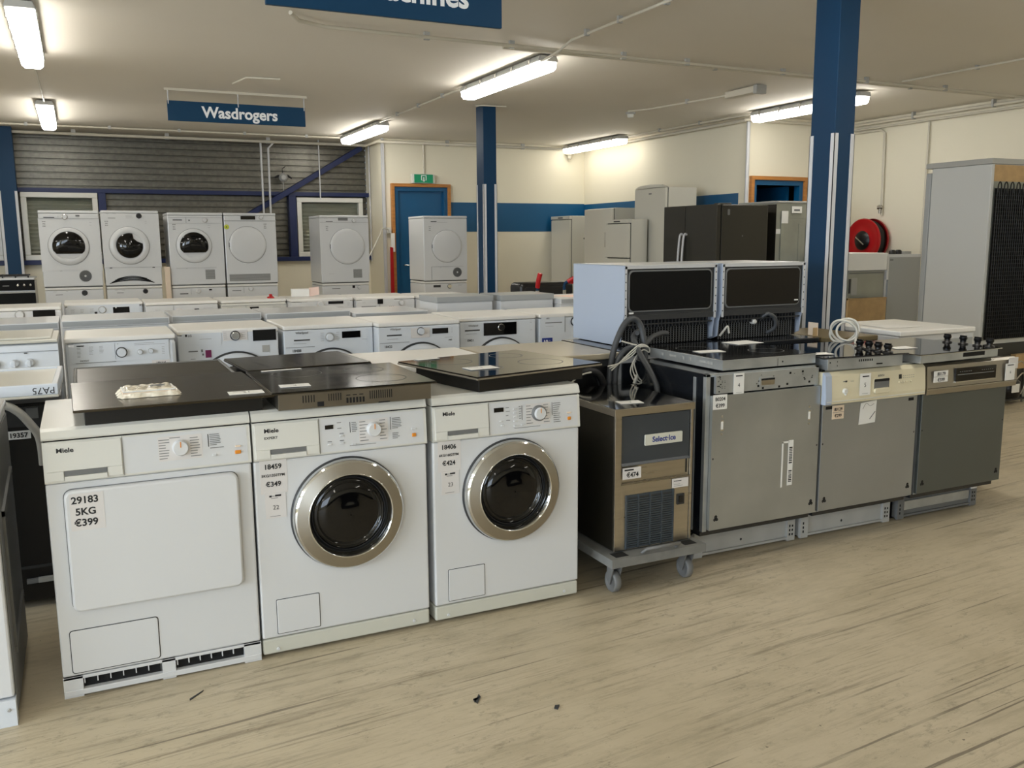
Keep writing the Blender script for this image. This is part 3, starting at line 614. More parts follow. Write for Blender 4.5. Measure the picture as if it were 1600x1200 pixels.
# ------------------------------------------------------------------ the three front machines
def front_machine(label, x, extra, cat='washing machine', name='washing_machine', dryer=False):
    r = thing(name, label, cat, (x, 0, 0)); w = .596
    m = MB(); m.box(0, w, 0, .57, .070, .683, 'white'); m.build('cabinet', r, bevel=.006)
    if dryer:
        m = MB(); m.box(.006, w - .006, .03, .55, 0, .068, 'white'); m.prism([(0, .0), (0, .068), (.02, .068), (.02, 0)], 0, .055, 'white'); m.prism([(0, .0), (0, .068), (.02, .068), (.02, 0)], .285, .325, 'white'); m.prism([(0, .0), (0, .068), (.02, .068), (.02, 0)], w - .055, w, 'white')
        m.box(.0, w, .0, .02, .058, .068, 'white'); m.box(0, w, -.002, .02, .006, .024, 'white'); m.build('plinth', r, bevel=.002)
        m = MB()
        for a, b in ((.058, .28), (.33, .54)):
            m.box(a, b, .018, .029, .024, .058, 'hole')
            for k in range(6): xx = a + (b - a) * k / 6; m.box(xx, xx + .003, .004, .018, .040, .058, 'white')
        m.build('air_vent', r)
    else:
        m = MB(); m.box(0.0, w, .004, .56, .012, .066, 'plinthw'); m.build('plinth', r, bevel=.006)
        m = MB(); m.lathe(.05, .028, [(.006, .003), (.005, .0)], 'white', 12, cap=True); m.build('screw_cap', r); m = MB(); m.lathe(w - .06, .032, [(.006, .003), (.005, .0)], 'white', 12, cap=True); m.build('screw_cap', r)
    m = MB(); m.prism([(-.010, .688), (-.004, .685), (.02, .685), (.56, .685), (.56, .8105), (.004, .8105), (-.001, .807)], 0, w, 'warm'); m.box(.003, w - .003, .004, .5, .808, .818, 'hole'); m.build('control_housing', r, bevel=.004)
    m = MB(); m.prism([(.0, .8145), (-.004, .820), (.004, .842), (.014, .850), (.555, .850), (.565, .842), (.565, .814)], -.001, w + .001, 'warm'); m.build('lid', r, bevel=.004)
    # detergent drawer: upper plate and two feet around the grip recess
    yf = lambda z: -.010 + (z - .688) / .12 * .009
    m = MB(); y0 = -.014
    m.prism([(y0, .722), (y0 + .008, .806), (.0, .806), (.0, .722)], .008, .213, 'warm'); m.prism([(y0 - .001, .693), (y0, .722), (.0, .722), (.0, .693)], .008, .052, 'warm'); m.prism([(y0 - .001, .693), (y0, .722), (.0, .722), (.0, .693)], .172, .213, 'warm')
    d = m.build('detergent_drawer', r, bevel=.002)
    m = MB(); m.box(.054, .170, -.0125, -.010, .707, .722, 'mgrey'); m.box(.054, .170, -.018, -.010, .692, .706, 'warm'); m.build('drawer_handle', d)
    slant = math.atan(.009 / .12); U = (0, math.sin(slant), math.cos(slant))
    def onp(x_, z_, e=.002): return (x_, yf(z_) - e, z_)
    p = MB(); p.add([onp(.219, .694, .0008), onp(w - .010, .694, .0008), onp(w - .010, .806, .0008), onp(.219, .806, .0008)], [(0, 1, 2, 3)], 'white')
    p.add([onp(.2165, .690, .001), onp(.218, .690, .001), onp(.218, .810, .001), onp(.2165, .810, .001)], [(0, 1, 2, 3)], 'gink')
    def ptxt(s, x_, z_, sz, mm='ink', bold=True): p.text(s, 0, 0, sz, mm, O=onp(x_, z_, .006 if x_ < .2 else .0025), U=U, bold=bold, sx=1.15)
    def pl(x0, z0, x1, z1, n, mm='gink', sd=1, t=.0013):
        rd = random.Random(sd)
        for i in range(n):
            z_ = z1 - (z1 - z0) * (i + .5) / n; e = x0 + (x1 - x0) * (.6 + .4 * rd.random())
            q = [onp(x0, z_ - t, .0022), onp(e, z_ - t, .0022), onp(e, z_ + t, .0022), onp(x0, z_ + t, .0022)]; p.add(q, [(0, 1, 2, 3)], mm)
    def pr(x0, z0, x1, z1, mm, e=.0016): p.add([onp(x0, z0, e), onp(x1, z0, e), onp(x1, z1, e), onp(x0, z1, e)], [(0, 1, 2, 3)], mm)
    ptxt('Miele', .036, .778, .019)
    def part_btn(x_, z_, mm, w_=.018, h_=.008, nm='button'):
        b = MB(); b.box(x_ - w_ / 2, x_ + w_ / 2, yf(z_) - .006, yf(z_), z_ - h_ / 2, z_ + h_ / 2, mm); b.build(nm, r, bevel=.0025)
    def knob(x_, z_, R_=.023, rim=None):
        k = MB(); y_ = yf(z_)
        if rim: k.lathe(x_, z_, [(R_ + .007, y_), (R_ + .006, y_ - .010), (R_, y_ - .012)], rim, 36)
        k.lathe(x_, z_, [(R_, y_), (R_, y_ - .018), (R_ - .003, y_ - .022)], 'white', 36, cap=True); k.box(x_ - .0014, x_ + .0014, y_ - .0232, y_ - .0215, z_ + .003, z_ + R_ - .003, 'orange'); k.build('program_knob', r)
    return r, p, ptxt, pl, pr, part_btn, knob
r, p, ptxt, pl, pr, bt, kn = front_machine('white tumble dryer with large square door, leftmost of the three front machines', 0.0, None, 'tumble dryer', 'tumble_dryer', dryer=True)
pl(.036, .756, .075, .774, 3, sd=4); pr(.318, .720, .448, .796, 'sticker'); pl(.320, .724, .352, .790, 8, sd=2); pl(.352, .788, .40, .793, 1); pl(.412, .724, .446, .790, 8, sd=3)
pr(.4655, .752, .468, .792, 'ink'); pl(.471, .754, .505, .793, 7, sd=5); pl(.471, .744, .52, .750, 1, sd=5); p.build('control_panel', r)
kn(.382, .759, .024); bt(.483, .724, 'white', .014, .007); bt(.556, .745, 'peach', .018, .006); bt(.555, .726, 'orange', .019, .012)
m = MB(); m.rr(.0435, .2785, .5525, .6635, .026, 0, -.0012, 'mgrey'); m.rr(.046, .281, .550, .661, .024, 0, -.024, 'white', bev=.007); d = m.build('door', r)  # grey rim paints the shadow gap around the door
m = MB()
for s_, zz in (('29183', .622), ('5KG', .586), ('€399', .552)): m.text(s_, .102, zz, .030, 'ink', y=-.0252, align='c')
m.box(.060, .154, -.0246, -.024, .538, .652, 'sticker'); m.build('price_sticker', d)
m = MB(); m.rr(.0275, .0775, .2835, .2185, .010, .001, -.0006, 'dgrey'); m.rr(.030, .080, .281, .216, .009, .001, -.003, 'white', bev=.0015); m.build('filter_flap', r)

def porthole_machine(label, x, num, spec, price, card, brandsub, busy):
    r, p, ptxt, pl, pr, bt, kn = front_machine(label, x, None)
    if brandsub: ptxt('EXPERT', .036, .757, .011); pl(.036, .768, .09, .772, 1)
    else: pl(.036, .764, .10, .773, 2)
    pl(.036, .738, .10, .742, 1); pr(.318, .706, .410 if not busy else .495 - .07, .708, 'gink')
    if busy:
        b = MB(); b.box(.238, .276, -.006, .0, .772, .788, 'glass'); b.build('display', r)
        pl(.285, .782, .305, .790, 1); pl(.285, .769, .31, .775, 1); pl(.285, .754, .30, .760, 1); pl(.285, .736, .31, .742, 1)
        for z_ in (.782, .768, .754, .738, .720): bt(.322, z_ - .004, 'white', .015, .006)
        bt(.27, .722, 'white', .014, .007); bt(.262, .738, 'white', .012, .005); bt(.352, .718, 'white', .014, .006)
        pr(.350, .735, .3520, .789, 'ink'); pl(.338, .738, .349, .79, 6); pr(.366, .712, .468, .792, 'sticker'); pl(.368, .715, .395, .790, 7, sd=8); pl(.44, .715, .466, .79, 7, sd=9)
        kn(.420, .755, .023, 'mgrey'); pr(.476, .742, .478, .790, 'ink'); pl(.481, .712, .515, .79, 10, sd=6); bt(.548, .745, 'peach', .018, .006); bt(.548, .724, 'orange', .014, .013)
    else:
        b = MB(); b.box(.237, .265, -.006, .0, .770, .784, 'glass'); b.build('display', r)
        for a, z_ in ((.278, .789), (.278, .770), (.285, .752), (.285, .728), (.243, .728)): pl(a, z_ - .002, a + .022, z_ + .002, 1)
        bt(.292, .744, 'white', .015, .006); bt(.292, .719, 'white', .015, .006); bt(.250, .718, 'white', .015, .006); bt(.333, .712, 'white', .015, .006)
        pr(.3215, .752, .3235, .788, 'ink'); pl(.328, .752, .35, .788, 6, sd=3); pr(.352, .712, .455, .792, 'sticker'); pl(.355, .715, .385, .790, 7, sd=8); pl(.425, .715, .452, .79, 7, sd=9)
        kn(.403, .757, .024); pr(.464, .748, .466, .792, 'ink'); pl(.470, .75, .505, .790, 7, sd=5); pl(.470, .715, .50, .738, 4, sd=7); bt(.548, .744, 'white', .018, .007); bt(.548, .722, 'orange', .015, .013)
    p.build('control_panel', r)
    door_part(r, 'miele', .306, .474, .192, 0.0)
    m = MB(); m.rr(.0493, .0803, .1967, .2037, .005, .001, -.0006, 'dgrey'); m.rr(.0515, .0825, .1945, .2015, .004, .001, -.003, 'white', bev=.0015); m.build('filter_flap', r)
    m = MB(); m.box(.018, .106, -.0008, .001, .572, .684, 'sticker')
    m.text(num, .060, .655, .023, 'ink', y=-.0016, align='c'); m.text(spec, .060, .629, .0125, 'ink', y=-.0016, align='c'); m.text(price, .060, .596, .023, 'ink', y=-.0016, align='c'); m.build('price_sticker', r)
    m = MB(); m.box(.030, .098, -.0022, -.001, .488, .574, 'sticker'); m.box(.044, .052, -.0028, -.002, .560, .566, 'ink'); m.box(.053, .062, -.0028, -.002, .562, .564, 'gink'); m.box(.063, .083, -.0028, -.002, .561, .567, 'ink'); m.box(.050, .072, -.0028, -.002, .555, .557, 'gink'); m.text(card, .064, .517, .021, 'ink', y=-.0028, bold=False, align='c'); m.box(.044, .078, -.0028, -.002, .494, .495, 'ink'); m.build('number_card', r)
    return r
porthole_machine('white front-loading washer with steel porthole, middle of the three front machines', .603, '18459', '5KG/1350TPM', '€349', '22', True, False)
porthole_machine('white front-loading washer with steel porthole, rightmost of the three front machines', 1.223, '18406', '6KG/1602TPM', '€424', '23', False, True)
# ------------------------------------------------------------------ hobs lying on the machines
def hob(label, cx, cy, z, rz, w=.58, d=.51, glass='hobglass', frame='satin', house='satin', hh=.045, inset=.025, t=.008, slots=None, knobs=None, rings=(), hz=0.0, hins=None, sidemarks=False, name='hob', edge=True):
    """a built-in hob: thin top plate over a shallow housing; local origin at the centre of the underside"""
    r = thing(name, label, 'hob', (cx, cy, z), rz, 'built-in hobs lying on the machines')
    hw, hd = w / 2, d / 2; ix, iy = (hins or (inset, inset))
    m = MB(); m.box(-hw + ix, hw - ix, -hd + iy, hd - iy, 0, hh, house)
    if slots: m_s = slots; [m.box(-hw + a, -hw + b, -hd + iy - .0012, -hd + iy, c, e, 'hole') for (a, b, c, e) in m_s]
    if sidemarks:
        for yy in (-.20, -.18, -.05, .0, .16): m.box(-hw + ix - .0012, -hw + ix, yy, yy + .012, hh * .4, hh * .75, 'grey')
        m.box(-hw + ix - .0012, -hw + ix, -.155, -.11, hh * .45, hh * .7, 'grey'); m.box(-hw + ix - .0012, -hw + ix, .06, .11, hh * .45, hh * .7, 'grey')
    m.build('housing', r, bevel=.0015)
    p = MB()
    if edge: p.box(-hw, hw, -hd, hd, hh, hh + t * .55, frame); p.box(-hw + .002, hw - .002, -hd + .002, hd - .002, hh + t * .55, hh + t, glass)
    else: p.box(-hw, hw, -hd, hd, hh, hh + t, glass)
    pl_ = p.build('cooking_plate', r, bevel=.002)
    if rings:
        q = MB()
        for (x, y, R_) in rings: q.lathe(x, 0, [(R_, hh + t + .0004), (R_ - .003, hh + t + .0004)], 'mgrey', 48, 'z', cy=y)
        q.build('heat_zone_marks', pl_)
    for (x, y) in (knobs or ()):
        k = MB(); k.lathe(x, 0, [(.024, hh + t), (.023, hh + t + .006), (.014, hh + t + .008), (.015, hh + t + .022), (.019, hh + t + .026), (.019, hh + t + .036)], 'black', 20, 'z', cy=y, cap=True); k.box(x - .003, x + .003, y - .018, y + .018, hh + t + .030, hh + t + .044, 'black'); k.build('knob', r)
    return r
def card(label, x, y, z, rz, w=.10, d=.06, txt=None, mat='paper', tilt=0):
    m = MB(); m.box(-w / 2, w / 2, -d / 2, d / 2, 0, .0012, mat)
    if txt: m.text(txt, 0, 0, .026, 'ink', O=(0, -.009, .0016), R=(1, 0, 0), U=(0, 1, 0), bold=False, align='c'); m.box(-w * .35, w * .0, d * .28, d * .34, .0012, .0016, 'gink')
    o = m.build('price_card'); o.location = (x, y, z); o.rotation_euler = (math.radians(tilt), 0, math.radians(rz)); return tag(o, label, 'card')
hob('brushed brown-steel hob on the leftmost front machine, plastic bag on it', .378, .262, .8505, 1, .585, .59, glass='hobsteel', frame='satin', house='black', hh=.047, hins=(.03, .045), edge=False)
card('white card numbered 21 on the steel hob near its right front corner', .60, .055, .906, -2, .11, .065, '21')
hob('dark glass hob with slotted steel front edge on the middle front machine', .952, .238, .8505, -1, .565, .545, glass='hobglass', frame='hobsteel2', house='hobside', hh=.052, hins=(.022, .004), slots=[(.10 + .009 * k, .1035 + .009 * k, .020, .044) for k in range(5)] + [(.185 + .008 * k, .188 + .008 * k, .020, .044) for k in range(6)] + [(.245 + .011 * k, .252 + .011 * k, .008, .026) for k in range(6)] + [(.245 + .022 * k, .259 + .022 * k, .033, .036) for k in range(3)] + [(.325 + .0075 * k, .328 + .0075 * k, .016, .044) for k in range(11)] + [(.148, .170, .004, .020), (.355, .395, .0, .004)], rings=((-.12, .13, .09), (.13, .12, .075), (.13, -.11, .09)))
card('white card on the dark glass hob of the middle front machine', .765, .085, .912, -4, .10, .06, '4')
card('white folded label strip at the rear left of the middle glass hob', .80, .48, .912, 3, .15, .02)
hob('black glass hob with steel front rail overhanging the right front machine', 1.605, .262, .8505, 12, .60, .55, glass='glass', frame='satin', house='black', hh=.055, hins=(.05, .06), rings=((-.14, .13, .085), (.14, .14, .07), (-.14, -.10, .07), (.13, -.10, .09)), t=.012)
card('white card on the black glass hob of the right front machine', 1.47, .13, .919, 4, .12, .075, '1')
card('white label strip at the rear left corner of the black glass hob', 1.38, .47, .919, 8, .10, .04)
# plastic bag
m = MB(); nx, ny = 30, 18; rd = random.Random(5)
def bagz(u, v):
    e = min(u, 1 - u, v, 1 - v); base = .024 * min(1, (e / .13)) ** .6
    return base + .0016 * math.sin(u * 31 + v * 7 + 2 * math.sin(v * 9)) * min(1, e * 8) + .0014 * math.sin(v * 27 - u * 19 + 1) * min(1, e * 8)
vs = []; 
for j in range(ny + 1):
    for i in range(nx + 1):
        u, v = i / nx, j / ny; wob = .006 * math.sin(v * 23 + (0 if u < .5 else 2)) * (abs(u - .5) * 2) ** 4; wob2 = .0025 * math.sin(u * 17 + 3 * u * u) * (abs(v - .5) * 2) ** 4
        vs.append(((u - .5) * .185 + wob, (v - .5) * .15 + wob2, max(.001, bagz(u, v))))
fs = [(j * (nx + 1) + i, j * (nx + 1) + i + 1, (j + 1) * (nx + 1) + i + 1, (j + 1) * (nx + 1) + i) for j in range(ny) for i in range(nx)]
m.add(vs, fs, 'bag', True); m.add([(x, y, .0) for x, y, z in vs], [tuple(reversed(f)) for f in fs], 'bag')
r = thing('plastic_bag', 'crumpled clear plastic bag holding cream papers on the steel hob', 'bag', (.312, .185, .9055), 2)
m.build('bag_film', r); m = MB(); m.box(-.082, .080, -.066, .05, .0, .017, 'peach'); m.box(-.080, .078, -.064, .05, .018, .0215, 'paper'); m.build('paper_stack', r, bevel=.001); m = MB(); m.box(.0, .05, -.01, -.004, .0255, .0275, 'mgrey'); m.box(.012, .055, .008, .012, .0255, .0275, 'mgrey'); m.build('bag_print', r)

# ------------------------------------------------------------------ ice machine on its dolly
r = thing('ice_machine', 'small steel ice maker with slate hatch standing on a grey dolly', 'ice machine', (1.97, -.01, .165)); w = .372; ZT = .575
m = MB(); m.box(0, w, .0, .50, 0, ZT - .03, 'steeldark'); m.build('cabinet', r, bevel=.002)
m = MB(); m.box(0, .03, -.012, .0, 0, ZT - .028, 'steel'); m.build('corner_trim', r, bevel=.002)
m = MB(); m.box(w - .012, w, -.012, .0, 0, ZT - .028, 'steel'); m.build('corner_trim', r, bevel=.002)
m = MB(); m.box(-.004, w + .004, -.016, .505, ZT - .028, ZT, 'steel'); m.box(-.002, w + .002, -.014, .503, ZT, ZT + .002, 'steeltop'); m.build('top_panel', r, bevel=.002)
m = MB(); m.prism([(-.016, .345), (-.006, .355), (-.004, ZT - .032), (0, ZT - .032), (0, .345)], .032, w - .014, 'hatch'); h = m.build('hatch', r, bevel=.003)
m = MB(); m.rr(.138, .418, .318, .462, .004, -.008, -.014, 'badge', bev=.001); m.text('Select·Ice', .228, .431, .030, 'bluelabel', y=-.0146, align='c', sx=.98); m.build('badge', h)
m = MB(); m.box(.032, w - .014, -.003, 0, .275, .345, 'steel'); m.box(w - .028, w - .022, -.005, -.003, .285, .345, 'hole'); m.build('middle_panel', r)
m = MB(); m.box(.030, w - .014, -.010, 0, .0, .275, 'steel'); m.box(.03, w - .014, -.013, -.01, .268, .276, 'steeltop'); m.build('front_panel', r, bevel=.001)
m = MB(); m.box(.052, .284, -.012, -.010, .004, .225, 'grill')
for k in range(22): z_ = .010 + k * .0092; [m.box(a, a + .050, -.0165, -.012, z_, z_ + .0042, 'grill') for a in (.058, .114, .170, .226)]
for a in (.052, .108, .164, .220, .276): m.box(a, a + .006, -.017, -.012, .004, .225, 'grill')
m.box(.066, .272, -.0122, -.0119, .008, .215, 'dgrey'); m.build('air_grille', r)
m = MB(); m.rr(.298, .155, .335, .200, .003, -.010, -.014, 'dgrey'); m.rr(.306, .163, .327, .192, .002, -.014, -.017, 'black'); m.build('switch', r)
m = MB(); m.box(.034, .120, -.0155, -.0145, .292, .338, 'sticker'); m.text('€474', .080, .300, .026, 'ink', y=-.0162, align='c'); m.lines(.042, .322, .112, .336, 1, 'ink', y=-.016, t=.006); m.build('price_sticker', r)
m = MB(); m.box(.272, .352, -.0142, -.0132, .228, .266, 'sticker'); m.lines(.280, .250, .34, .262, 1, 'ink', y=-.0146, t=.003); m.lines(.280, .232, .33, .246, 2, 'gink', y=-.0146); m.build('type_plate', r)
card('white card lying on the polished top of the ice maker', 2.10, .08, .743, -10, .10, .06, '3')
r = thing('dolly', 'grey plastic four-wheeled dolly under the ice maker', 'dolly', (2.145, .19, 0)); hw, hd = .225, .28
m = MB()
for a in ((-hw, hw, -hd, -hd + .10), (-hw, hw, hd - .10, hd)): m.box(a[0], a[1], a[2], a[3], .125, .160, 'dolly')
for a in ((-hw, -hw + .09), (hw - .09, hw)): m.box(a[0], a[1], -hd + .10, hd - .10, .125, .160, 'dolly')
m.box(-.03, .03, -hd + .1, hd - .1, .13, .158, 'dolly')
for sx in (-1, 1): m.box(sx * .165 - .03, sx * .165 + .03, -hd + .02, -hd + .07, .1602, .1610, 'hole')
m.build('deck', r, bevel=.006)
m = MB(); m.tube([(-.07, -hd + .03, .155), (-.07, -hd - .005, .185), (.09, -hd - .005, .185), (.09, -hd + .03, .155)], .007, 'castor'); m.build('rail', r)
for sx in (-1, 1):
    for sy in (-1, 1):
        c = MB(); x, y = sx * .175, sy * .22
        c.lathe(x, 0, [(.035, .125), (.035, .118), (.02, .115)], 'castor', 20, 'z', cy=y); c.prism([(y - .025, .118), (y + .025, .118), (y + .022, .05), (y + .004, .035)], x - .022, x - .017, 'castor'); c.prism([(y - .025, .118), (y + .025, .118), (y + .022, .05), (y + .004, .035)], x + .017, x + .022, 'castor'); f = c.build('castor_fork', r)
        q = MB(); q.lathe(y + .012, .045, [(.020, x - .014), (.040, x - .014), (.044, x - .009), (.044, x + .009), (.040, x + .014), (.020, x + .014)], 'rubber', 28, 'x', cy=y + .012) if False else None
        q = MB(); n = 28; prof = [(.004, x - .012), (.030, x - .012), (.032, x - .015), (.040, x - .015), (.044, x - .010), (.044, x + .010), (.040, x + .015), (.032, x + .015), (.030, x + .012), (.004, x + .012)]
        q.lathe(0, .045, prof, 'castor', n, 'x', cy=y + .012); q.build('castor_wheel', f)

# ------------------------------------------------------------------ three built-in dishwashers
def dishwasher(label, x, w, panel, front, top=.828, zc=.665, plinth_dark=False, L=-.012):
    r = thing('dishwasher', label, 'dishwasher', (x, 0, 0))
    m = MB(); m.box(L + .004, w - .02, .05, .56, .135, top, 'dside'); m.box(L + .01, w - .03, .17, .5, .0, .105, 'black')
    m.box(L, L + .004, .10, .118, .15, top - .02, 'zincfr'); m.build('cabinet', r, bevel=.003)
    m = MB(); m.box(L, L + .022, .030, .05, .16, top, 'zincfr'); m.box(w - .04, w - .018, .030, .05, .16, top, 'zincfr'); m.box(L, w - .018, .03, .05, top - .012, top, 'zincfr'); m.box(L + .02, w - .04, .035, .05, .17, top - .012, 'hole'); m.build('door_frame', r, bevel=.001)
    d = MB(); d.box(-.012, w - .018, .012, .030, .168, zc, front)
    for xx in (.022, w - .048):
        for dx, dz, R_ in ((0, 0, .008), (-.006, -.012, .007), (.006, -.012, .007)): d.lathe(xx + dx, .225 + dz, [(R_, .0118), (.001, .0114)], 'hole', 12)
    for xx in (-.002, w - .028): d.lathe(xx, .48, [(.004, .0118), (.001, .0115)], 'hole', 10)
    dd = d.build('door_panel', r, bevel=.0015)
    pm = 'mgrey' if plinth_dark else 'plastgrey'
    p = MB(); x0, x1 = .0, w - .025; p.box(x0, x1, .14, .16, .012, .108, pm); p.box(x0, x0 + .045, .125, .14, .005, .120, pm); p.box(x1 - .045, x1, .125, .14, .005, .120, pm); p.box(x0 + .045, x1 - .045, .128, .14, .012, .022, pm)
    for k in range(3): p.box(x1 - .036, x1 - .028, .1242, .125, .03 + .02 * k, .042 + .02 * k, 'hole'); p.box(x1 - .020, x1 - .012, .1242, .125, .03 + .02 * k, .040 + .02 * k, 'hole'); p.box(x0 + .012, x0 + .02, .1242, .125, .03 + .02 * k, .042 + .02 * k, 'hole')
    p.lathe(w * .45, .05, [(.006, .1395), (.001, .139)], 'hole', 12)
    if plinth_dark: p.box(x0 + .05, x1 - .05, .132, .14, .045, .09, 'zincfr'); p.box(x1 - .05, x1 - .01, .118, .125, .098, .108, 'paper')
    p.build('plinth', r, bevel=.002)
    return r, dd
r, dd = dishwasher('grey steel dishwasher with bare drilled control plate, leftmost of the three', 2.475, .60, None, 'zinc', top=.838, zc=.748, L=-.034)
c = MB(); c.box(.006, .555, .016, .030, .755, .832, 'zincfr')
for a in ((.035, .045), (.050, .058)):
    for z_ in (.775, .782, .80, .806): c.box(a[0], a[1] - .004, .0152, .016, z_, z_ + .002, 'hole')
rd = random.Random(3)
for k in range(26): x_ = rd.choice((rd.uniform(.012, .03), rd.uniform(.36, .54), rd.uniform(.18, .31))); z_ = rd.uniform(.760, .826); s_ = rd.uniform(.002, .006); c.box(x_, x_ + s_ * 1.4, .0152, .016, z_, z_ + s_, 'hole')
for x_, z_ in ((.40, .812), (.47, .814), (.385, .765), (.51, .766), (.225, .768), (.25, .757), (.34, .757)): c.box(x_, x_ + .010, .0150, .016, z_, z_ + .009, 'hole')
cc = c.build('control_plate', r)
c = MB(); c.box(.235, .325, .0135, .016, .768, .808, 'zincfr'); c.box(.243, .317, .0128, .0135, .774, .801, 'steel'); c.box(.243, .317, .0125, .0128, .795, .803, 'hole'); c.build('door_latch', cc)
c = MB(); c.box(.095, .150, .0120, .0135, .748, .836, 'paper'); c.text('4', .122, .777, .024, 'ink', y=.0115, bold=False, align='c'); c.box(.105, .14, .0113, .012, .822, .827, 'ink'); c.box(.108, .138, .0113, .012, .753, .754, 'gink'); c.build('number_card', r)
c = MB(); c.box(-.010, .062, .0105, .012, .690, .752, 'paper'); c.text('B0204', .026, .727, .0205, 'ink', y=.0100, align='c'); c.text('€399', .026, .699, .0215, 'ink', y=.0100, align='c'); c.build('price_sticker', dd)
for xx, zz in ((.040, .625), (.520, .625)):
    c = MB(); c.rr(xx - .008, zz - .028, xx + .008, zz + .018, .003, .012, .0105, 'chrome'); c.rr(xx - .005, zz - .022, xx + .005, zz + .012, .002, .0105, .0095, 'paper'); c.lathe(xx, zz + .034, [(.005, .0118), (.001, .0112)], 'chrome', 12); c.lathe(xx, zz - .042, [(.005, .0118), (.001, .0112)], 'chrome', 12); c.build('fixing_bracket', dd)
c = MB(); c.box(.372, .380, .0110, .012, .310, .515, 'paper'); c.box(.372, .412, .0110, .012, .508, .516, 'paper'); c.box(.408, .436, .0110, .012, .315, .518, 'paper')
rd = random.Random(11); z_ = .33
while z_ < .49: t_ = rd.uniform(.002, .006); c.box(.413, .431, .0104, .011, z_, z_ + t_, 'ink'); z_ += t_ + rd.uniform(.002, .004) + (.03 if .375 < z_ < .385 else 0)
c.build('barcode_sticker', dd)

r, dd = dishwasher('steel dishwasher with cream control panel, middle of the three', 3.085, .60, None, 'zinc2', top=.812, zc=.668)
c = MB(); c.prism([(-.012, .662), (-.014, .690), (-.006, .790), (.01, .805), (.04, .805), (.04, .662)], -.022, .60, 'cream'); c.box(-.018, .596, -.016, -.010, .672, .676, 'warm')
c.prism([(-.014, .662), (-.016, .690), (-.008, .790), (.01, .806), (.012, .662)], -.024, .012, 'daytint'); cc = c.build('control_panel', r, bevel=.003)  # left end of the cream panel painted bluish as daylight
def cy_(z_): return -.0145 + (z_ - .69) * .08
def crect(c, x0, z0, x1, z1, mm, e=.001): c.add([(x0, cy_(z0) - e, z0), (x1, cy_(z0) - e, z0), (x1, cy_(z1) - e, z1), (x0, cy_(z1) - e, z1)], [(0, 1, 2, 3)], mm)
c = MB(); crect(c, .425, .748, .443, .768, 'glass'); [crect(c, .452 + .013 * k, .750 + .010 * j, .459 + .013 * k, .752 + .010 * j, 'gink') for k in range(6) for j in range(2)]; crect(c, .08, .758, .103, .762, 'mgrey'); crect(c, .093, .756, .104, .764, 'ink'); crect(c, .125, .758, .145, .760, 'gink')
c.text('BOSCH', 0, 0, .012, 'mgrey', O=(.292, cy_(.77) - .002, .768)); c.build('panel_print', cc)
for k in range(6): b = MB(); b.rr(.424 + .015 * k, .728, .434 + .015 * k, .738, .004, cy_(.73), cy_(.73) - .004, 'cream', bev=.001, n=3); b.build('button', cc)
b = MB(); b.lathe(.088, .718, [(.013, cy_(.72)), (.012, cy_(.72) - .010), (.010, cy_(.72) - .012)], 'warm', 20, cap=True); b.box(.0865, .0895, cy_(.72) - .012, cy_(.72) - .002, .700, .709, 'warm'); b.build('power_knob', cc)
b = MB(); b.rr(.262, .695, .362, .762, .012, -.010, -.014, 'cream'); b.rr(.266, .706, .360, .758, .010, -.014, -.0150, 'mgrey'); b.rr(.266, .746, .360, .758, .004, -.015, -.0158, 'hole'); b.rr(.264, .692, .362, .716, .010, -.015, -.024, 'cream', bev=.003); b.build('door_handle', cc)
b = MB(); b.box(.175, .240, -.0175, -.016, .690, .790, 'paper'); b.text('5', .205, .728, .028, 'ink', y=-.0182, bold=False, align='c'); b.box(.188, .228, -.0182, -.0175, .774, .779, 'ink'); b.box(.19, .225, -.018, -.0175, .698, .6992, 'gink'); b.build('number_card', r)
b = MB(); b.box(.006, .043, .0112, .012, .636, .650, 'hole'); b.box(.523, .557, .0112, .012, .634, .648, 'hole'); b.build('hinge_slot', dd)
b = MB(); b.box(.045, .115, .0105, .012, .588, .650, 'peach'); b.text('80129', .080, .626, .0195, 'ink', y=.0100, align='c'); b.text('€299', .080, .597, .0195, 'ink', y=.0100, align='c'); b.box(.045, .115, .0102, .0105, .618, .6195, 'mgrey'); b.build('price_sticker', dd)
b = MB(); b.add([(.208, .0105, .548), (.312, .0105, .552), (.316, .0105, .656), (.216, .0105, .648)], [(0, 1, 2, 3)], 'paper'); b.tube([(.275, .0100, .570), (.308, .0100, .603)], .0022, 'gink', n=4); b.tube(smooth_path([(.23, .0102, .62), (.25, .0102, .645), (.275, .0102, .632), (.30, .0102, .64)]), .001, 'gink', n=4); b.build('instruction_leaflet', dd)

r, dd = dishwasher('dark grey dishwasher with steel panel and black display, rightmost of the three', 3.715, .60, None, 'zinc3', top=.800, zc=.660, plinth_dark=True)
c = MB(); c.prism([(-.010, .655), (-.014, .678), (-.006, .790), (.01, .800), (.04, .800), (.04, .655)], -.018, .62, 'satin'); c.box(-.014, .614, -.0165, -.0135, .684, .687, 'steeldark'); cc = c.build('control_panel', r, bevel=.002)
b = MB(); b.box(.17, .455, -.0170, -.010, .708, .772, 'glass'); b.box(.168, .457, -.0195, -.012, .703, .708, 'chrome'); b.box(.18, .44, -.0178, -.017, .738, .742, 'mgrey'); [b.box(.195 + .015 * k, .203 + .015 * k, -.0175, -.017, .752, .756, 'mgrey') for k in range(6)]; [b.box(.35 + .015 * k, .357 + .015 * k, -.0175, -.017, .752, .755, 'mgrey') for k in range(6)]; b.build('display', cc)
for z0, s_ in ((.742, '80179'), (.714, '€599')):
    b = MB(); b.box(.018, .112, -.0185, -.0165, z0, z0 + .026, 'paper'); b.text(s_, .066, z0 + .004, .0225, 'ink', y=-.0192, align='c'); b.build('price_sticker', cc)
